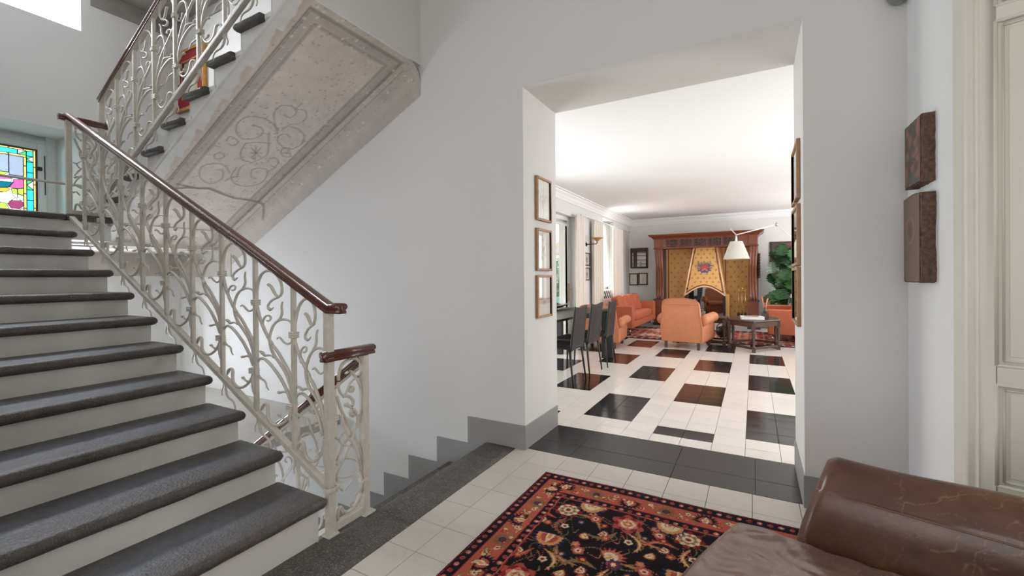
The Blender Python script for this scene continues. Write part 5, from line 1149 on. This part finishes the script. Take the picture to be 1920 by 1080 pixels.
ft = thing('fire_tools', 'brass fire irons hanging on a stand right of the firebox', 'fire tools', (-.245, 11.5, .19))
MB().lathe([(0, 0), (.085, 0), (.075, .02), (.02, .03), (0, .03)], (0, 0, 0), 18).make('base', m_blackm, ft); MB().tube([(0, 0, .02), (0, 0, .74)], .007).make('pole', m_brass, ft); MB().sphere((0, 0, .76), .024, 10, 8).make('finial', m_brass, ft)
MB().tube([(-.07, 0, .70), (.07, 0, .70)], .005).tube([(0, -.07, .70), (0, .07, .70)], .005).make('crossbar', m_brass, ft)
for k, (dx, dy) in enumerate(((-.07, 0), (.07, 0), (0, -.07))):
    q = MB().tube([(dx, dy, .72), (dx, dy, .2)], .006).sphere((dx, dy, .725), .016, 8, 6)
    q.make('tool', m_brass, ft); MB().box(dx-.03, dx+.03, dy-.012, dy+.012, .06, .20).make('tool_head', m_blackm, ft, bevel=.005)

# ---------------------------------------------------------------- monstera
mo = thing('monstera_plant', 'large green monstera with split leaves behind the rust sofa', 'plant', (.60, 11.75, 0))
MB().lathe([(0, 0), (.15, 0), (.20, .30), (.21, .32), (.19, .32), (.18, .29), (0, .29)], (0, 0, 0), 24).make('pot', m_soil, mo)
def leafmesh(seed):
    rs = random.Random(seed); pts = []; N = 48
    for i in range(N):
        a = 2*PI*i/N; r = .5*(1-.35*math.cos(a))*(1+.12*math.cos(2*a)); x = r*math.sin(a)*1.0; y = .42-r*math.cos(a)*-1*-.9
        y = .40-.52*math.cos(a)*(1 if math.cos(a) < 0 else .72)
        if i % 4 == 0 and 5 < i < N-5: x *= .52
        elif i % 4 in (1, 3) and 5 < i < N-5: x *= .93
        pts.append((x, y))
    v = [(0, .12+.75*(k/7), .0) for k in range(8)]; b = MB(); vv = []; f = []
    ring = [(x, y, -.16*x*x*2-.10*(y-.3)**2+.02*math.sin(i*1.7)) for i, (x, y) in enumerate(pts)]
    mid_ = [(0, y, .015-.10*(y-.3)**2) for _, y, _ in ring]
    vv = ring+mid_; f = [(i, (i+1) % N, N+(i+1) % N, N+i) for i in range(N)]
    return b.add(vv, f, True)
protos = []
for k in range(58):
    rs = random.Random(k+5); t = k/57
    z = .62+1.38*((k*.618) % 1); x = rs.uniform(-.30, .50); y = rs.uniform(-.30, .20); s = rs.uniform(.24, .42)
    if z > 1.8: x *= .7
    if len(protos) < 3: o = leafmesh(k).make('leaf', m_leaf, mo, recalc=False); protos.append(o)
    else: o = protos[k % 3].copy(); COL.objects.link(o)
    o.location = (x, y, z); o.scale = (s, s, s); o.rotation_euler = (rs.uniform(-2.4, -1.5), rs.uniform(-.5, .5), rs.uniform(-.9, .9))
    MB().tube([(x*.15, y*.15, .29), (x*.45, y*.45+.03, .3+(z-.3)*.55), (x, y, z)], [.009, .007, .005], n=6).make('stem', m_stem, mo)
picture('wall_painting', 'dark picture half hidden behind the monstera leaves', 'picture', (.66, YB, 1.755), 0, .62, .62, m_mdark, 'abstract', 4, fw=.03, fd=.03)
picture('framed_print', 'small wooden framed print, left one under the wall niche', 'picture', (-2.95, YB, 1.17), 0, .25, .34, m_wood2, 'dot', 1, fw=.03)
picture('framed_print', 'small wooden framed print, right one under the wall niche', 'picture', (-2.69, YB, 1.18), 0, .25, .34, m_wood2, 'dot', 2, fw=.03)
nc = thing('wall_niche', 'dark framed square niche with shelves left of the fireplace', 'shelf', (-2.79, YB, 1.76))
MB().box(-.235, -.195, -.05, 0, -.28, .28).box(.195, .235, -.05, 0, -.28, .28).box(-.195, .195, -.05, 0, -.28, -.24).box(-.195, .195, -.05, 0, .24, .28).make('frame', m_mdark, nc, bevel=.004)
MB().box(-.195, .195, -.045, -.006, .17, .24).make('lintel', m_mdark, nc); MB().box(-.195, .195, -.006, -.001, -.24, .24).make('back', m_white, nc)
for z in (-.16, -.05, .07, .15): MB().box(-.195, .195, -.045, -.006, z-.005, z+.005).make('shelf', m_mdark, nc)
MB().box(-.15, -.06, -.048, -.006, -.24, .24).make('divider', m_mdark, nc); MB().lathe([(0, 0), (.03, 0), (.028, .14), (0, .14)], (.03, -.026, -.24), 14).make('vase', m_shade, nc)
for z, kd, lb in ((1.62, 'dark', 'small dark framed portrait print, upper one between the curtains'), (1.31, 'dark', 'small dark framed print, lower one between the curtains')):
    picture('framed_print', lb, 'picture', (XL, 8.785, z), PI/2, .36, .27, m_mdark, kd, 2, fw=.02)
# sconce
sc = thing('wall_sconce', 'bronze wall sconce with amber dish shade between the curtains', 'lamp', (XL, 8.78, 1.93))
MB().lathe([(0, 0), (.045, 0), (.045, .012), (0, .016)], (0, 0, 0), 16).xf(Matrix.Rotation(PI/2, 4, 'Y')).make('wall_plate', m_blackm, sc)
MB().tube([(.01, 0, 0), (.22, 0, 0), (.24, 0, .03), (.24, 0, .07)], .010, n=8).make('arm', m_blackm, sc)
MB().lathe([(0, .05), (.03, .06), (.05, .085), (.11, .115), (.15, .125), (.11, .121), (.04, .095), (0, .09)], (.24, 0, 0), 22).make('shade', mat('amber_glass', (196, 150, 92), .3), sc)
# curtains
def curtain(label, y0, y1, x0, seed, gather=.0):
    c = thing('curtain', label, 'curtain', group='cream curtains'); n = int((y1-y0)/.012); rs = random.Random(seed)
    def fn(u, t):
        w_ = 1-.25*math.sin(PI*t)*gather; y = (y0+y1)/2+(u-.5)*(y1-y0)*w_
        return (x0+.035*math.sin(u*(y1-y0)*48+seed+.4*math.sin(t*3))+.012*math.sin(u*61), y, .03+2.42*t)
    MB().grid(fn, n, 14).make('drape', m_curt, c, recalc=False); 
    MB().grid(lambda u, t: tuple(np.add(fn(u, .975+.025*t), (.004, 0, 0))), n, 1).make('heading', m_curt, c, recalc=False); return c
curtain('cream curtain gathered beside the glazed garden door', 7.90, 8.41, XL+.10, 1)
curtain('cream curtain hanging left of the white blind window', 8.95, 9.60, XL+.09, 2)
curtain('cream curtain at the room corner right of the blind window', 10.45, 11.22, XL+.10, 3)
tag(MB().tube([(XL+.10, 8.2, 2.47), (XL+.10, 12.1, 2.47)], .011, n=8).make('curtain_rail', m_white), 'white curtain rail above the far window', 'curtain rail')
gr = thing('window_guard', 'small black lattice grille standing under the blind window', 'grille', (XL+.05, 10.05, .74))
b = MB()
for k in range(4): b.tube([(0, -.32+.16*k, 0), (0, -.16+.16*k, .18)], .008, n=5).tube([(0, -.16+.16*k, 0), (0, -.32+.16*k, .18)], .008, n=5)
b.make('lattice', m_blackm, gr); MB().box(-.008, .008, -.34, .34, -.74, .0).make('panel', m_white, gr)

# ================================================================ OUTSIDE the garden door
struct(MB().box(-6.0, XL-.35, -.5, 20, -.12, -.03).make('terrace', mat('terrace_paving', (200, 196, 188), .7, var=.05)))
aw = thing('awning', 'beige striped awning above the terrace outside the garden door', 'awning')
for k in range(25):
    y0 = 3.5+.5*k; MB().add([(XL-.4, y0, 2.8), (XL-.4, y0+.5, 2.8), (-5.2, y0+.5, 1.9), (-5.2, y0, 1.9), (XL-.4, y0, 2.82), (XL-.4, y0+.5, 2.82), (-5.2, y0+.5, 1.92), (-5.2, y0, 1.92)], [(0, 1, 2, 3), (4, 7, 6, 5), (0, 4, 5, 1), (1, 5, 6, 2), (2, 6, 7, 3), (3, 7, 4, 0)]).make('stripe', mat('awning_beige', (232, 208, 184), .8) if k % 2 else m_white, aw)
sb = thing('garden_screen', 'teal screen panel at the edge of the terrace', 'screen', (-5.5, 0, 0))
MB().box(-.03, .03, 3, 19, -.03, .62).make('panel', m_tgreen, sb); MB().box(-.04, .04, 3, 19, .36, .39).make('rail', m_soil, sb)
for k in range(7): MB().box(-.05, .05, 4+2*k, 4.1+2*k, -.03, 1.9).make('post', m_white, sb)
hd = thing('hedge', 'leafy green hedge beyond the terrace screen', 'hedge', (-7.1, 0, 0)); rs = random.Random(3)
b = MB()
for k in range(9000):
    y = rs.uniform(3.7, 22); z = rs.uniform(.0, 2.1)**1.0; x = rs.uniform(-.6, .6)-.3*z; s = rs.uniform(.05, .13); a, c = rs.uniform(0, 6.3), rs.uniform(-1, 1)
    d1 = Vector((math.cos(a), math.sin(a), c)).normalized()*s; d2 = d1.cross(Vector((rs.random(), rs.random(), 1))).normalized()*s*.5
    p = Vector((x, y, z)); b.add([p-d1, p+d2, p+d1, p-d2], [(0, 1, 2, 3)])
b.make('leaves', mat('hedge_leaf', (96, 150, 104), .6, var=.4, vs=1.5), hd, recalc=False)['kind'] = 'stuff'
MB().box(-.9, -.5, 3.6, 22, -.1, 1.6).make('hedge_core', mat('hedge_dark', (50, 84, 60), .9), hd)
struct(MB().box(-40, -6.0, 2.9, 45, -.3, -.12).make('garden_ground', mat('grass', (104, 140, 90), .9, var=.2)))
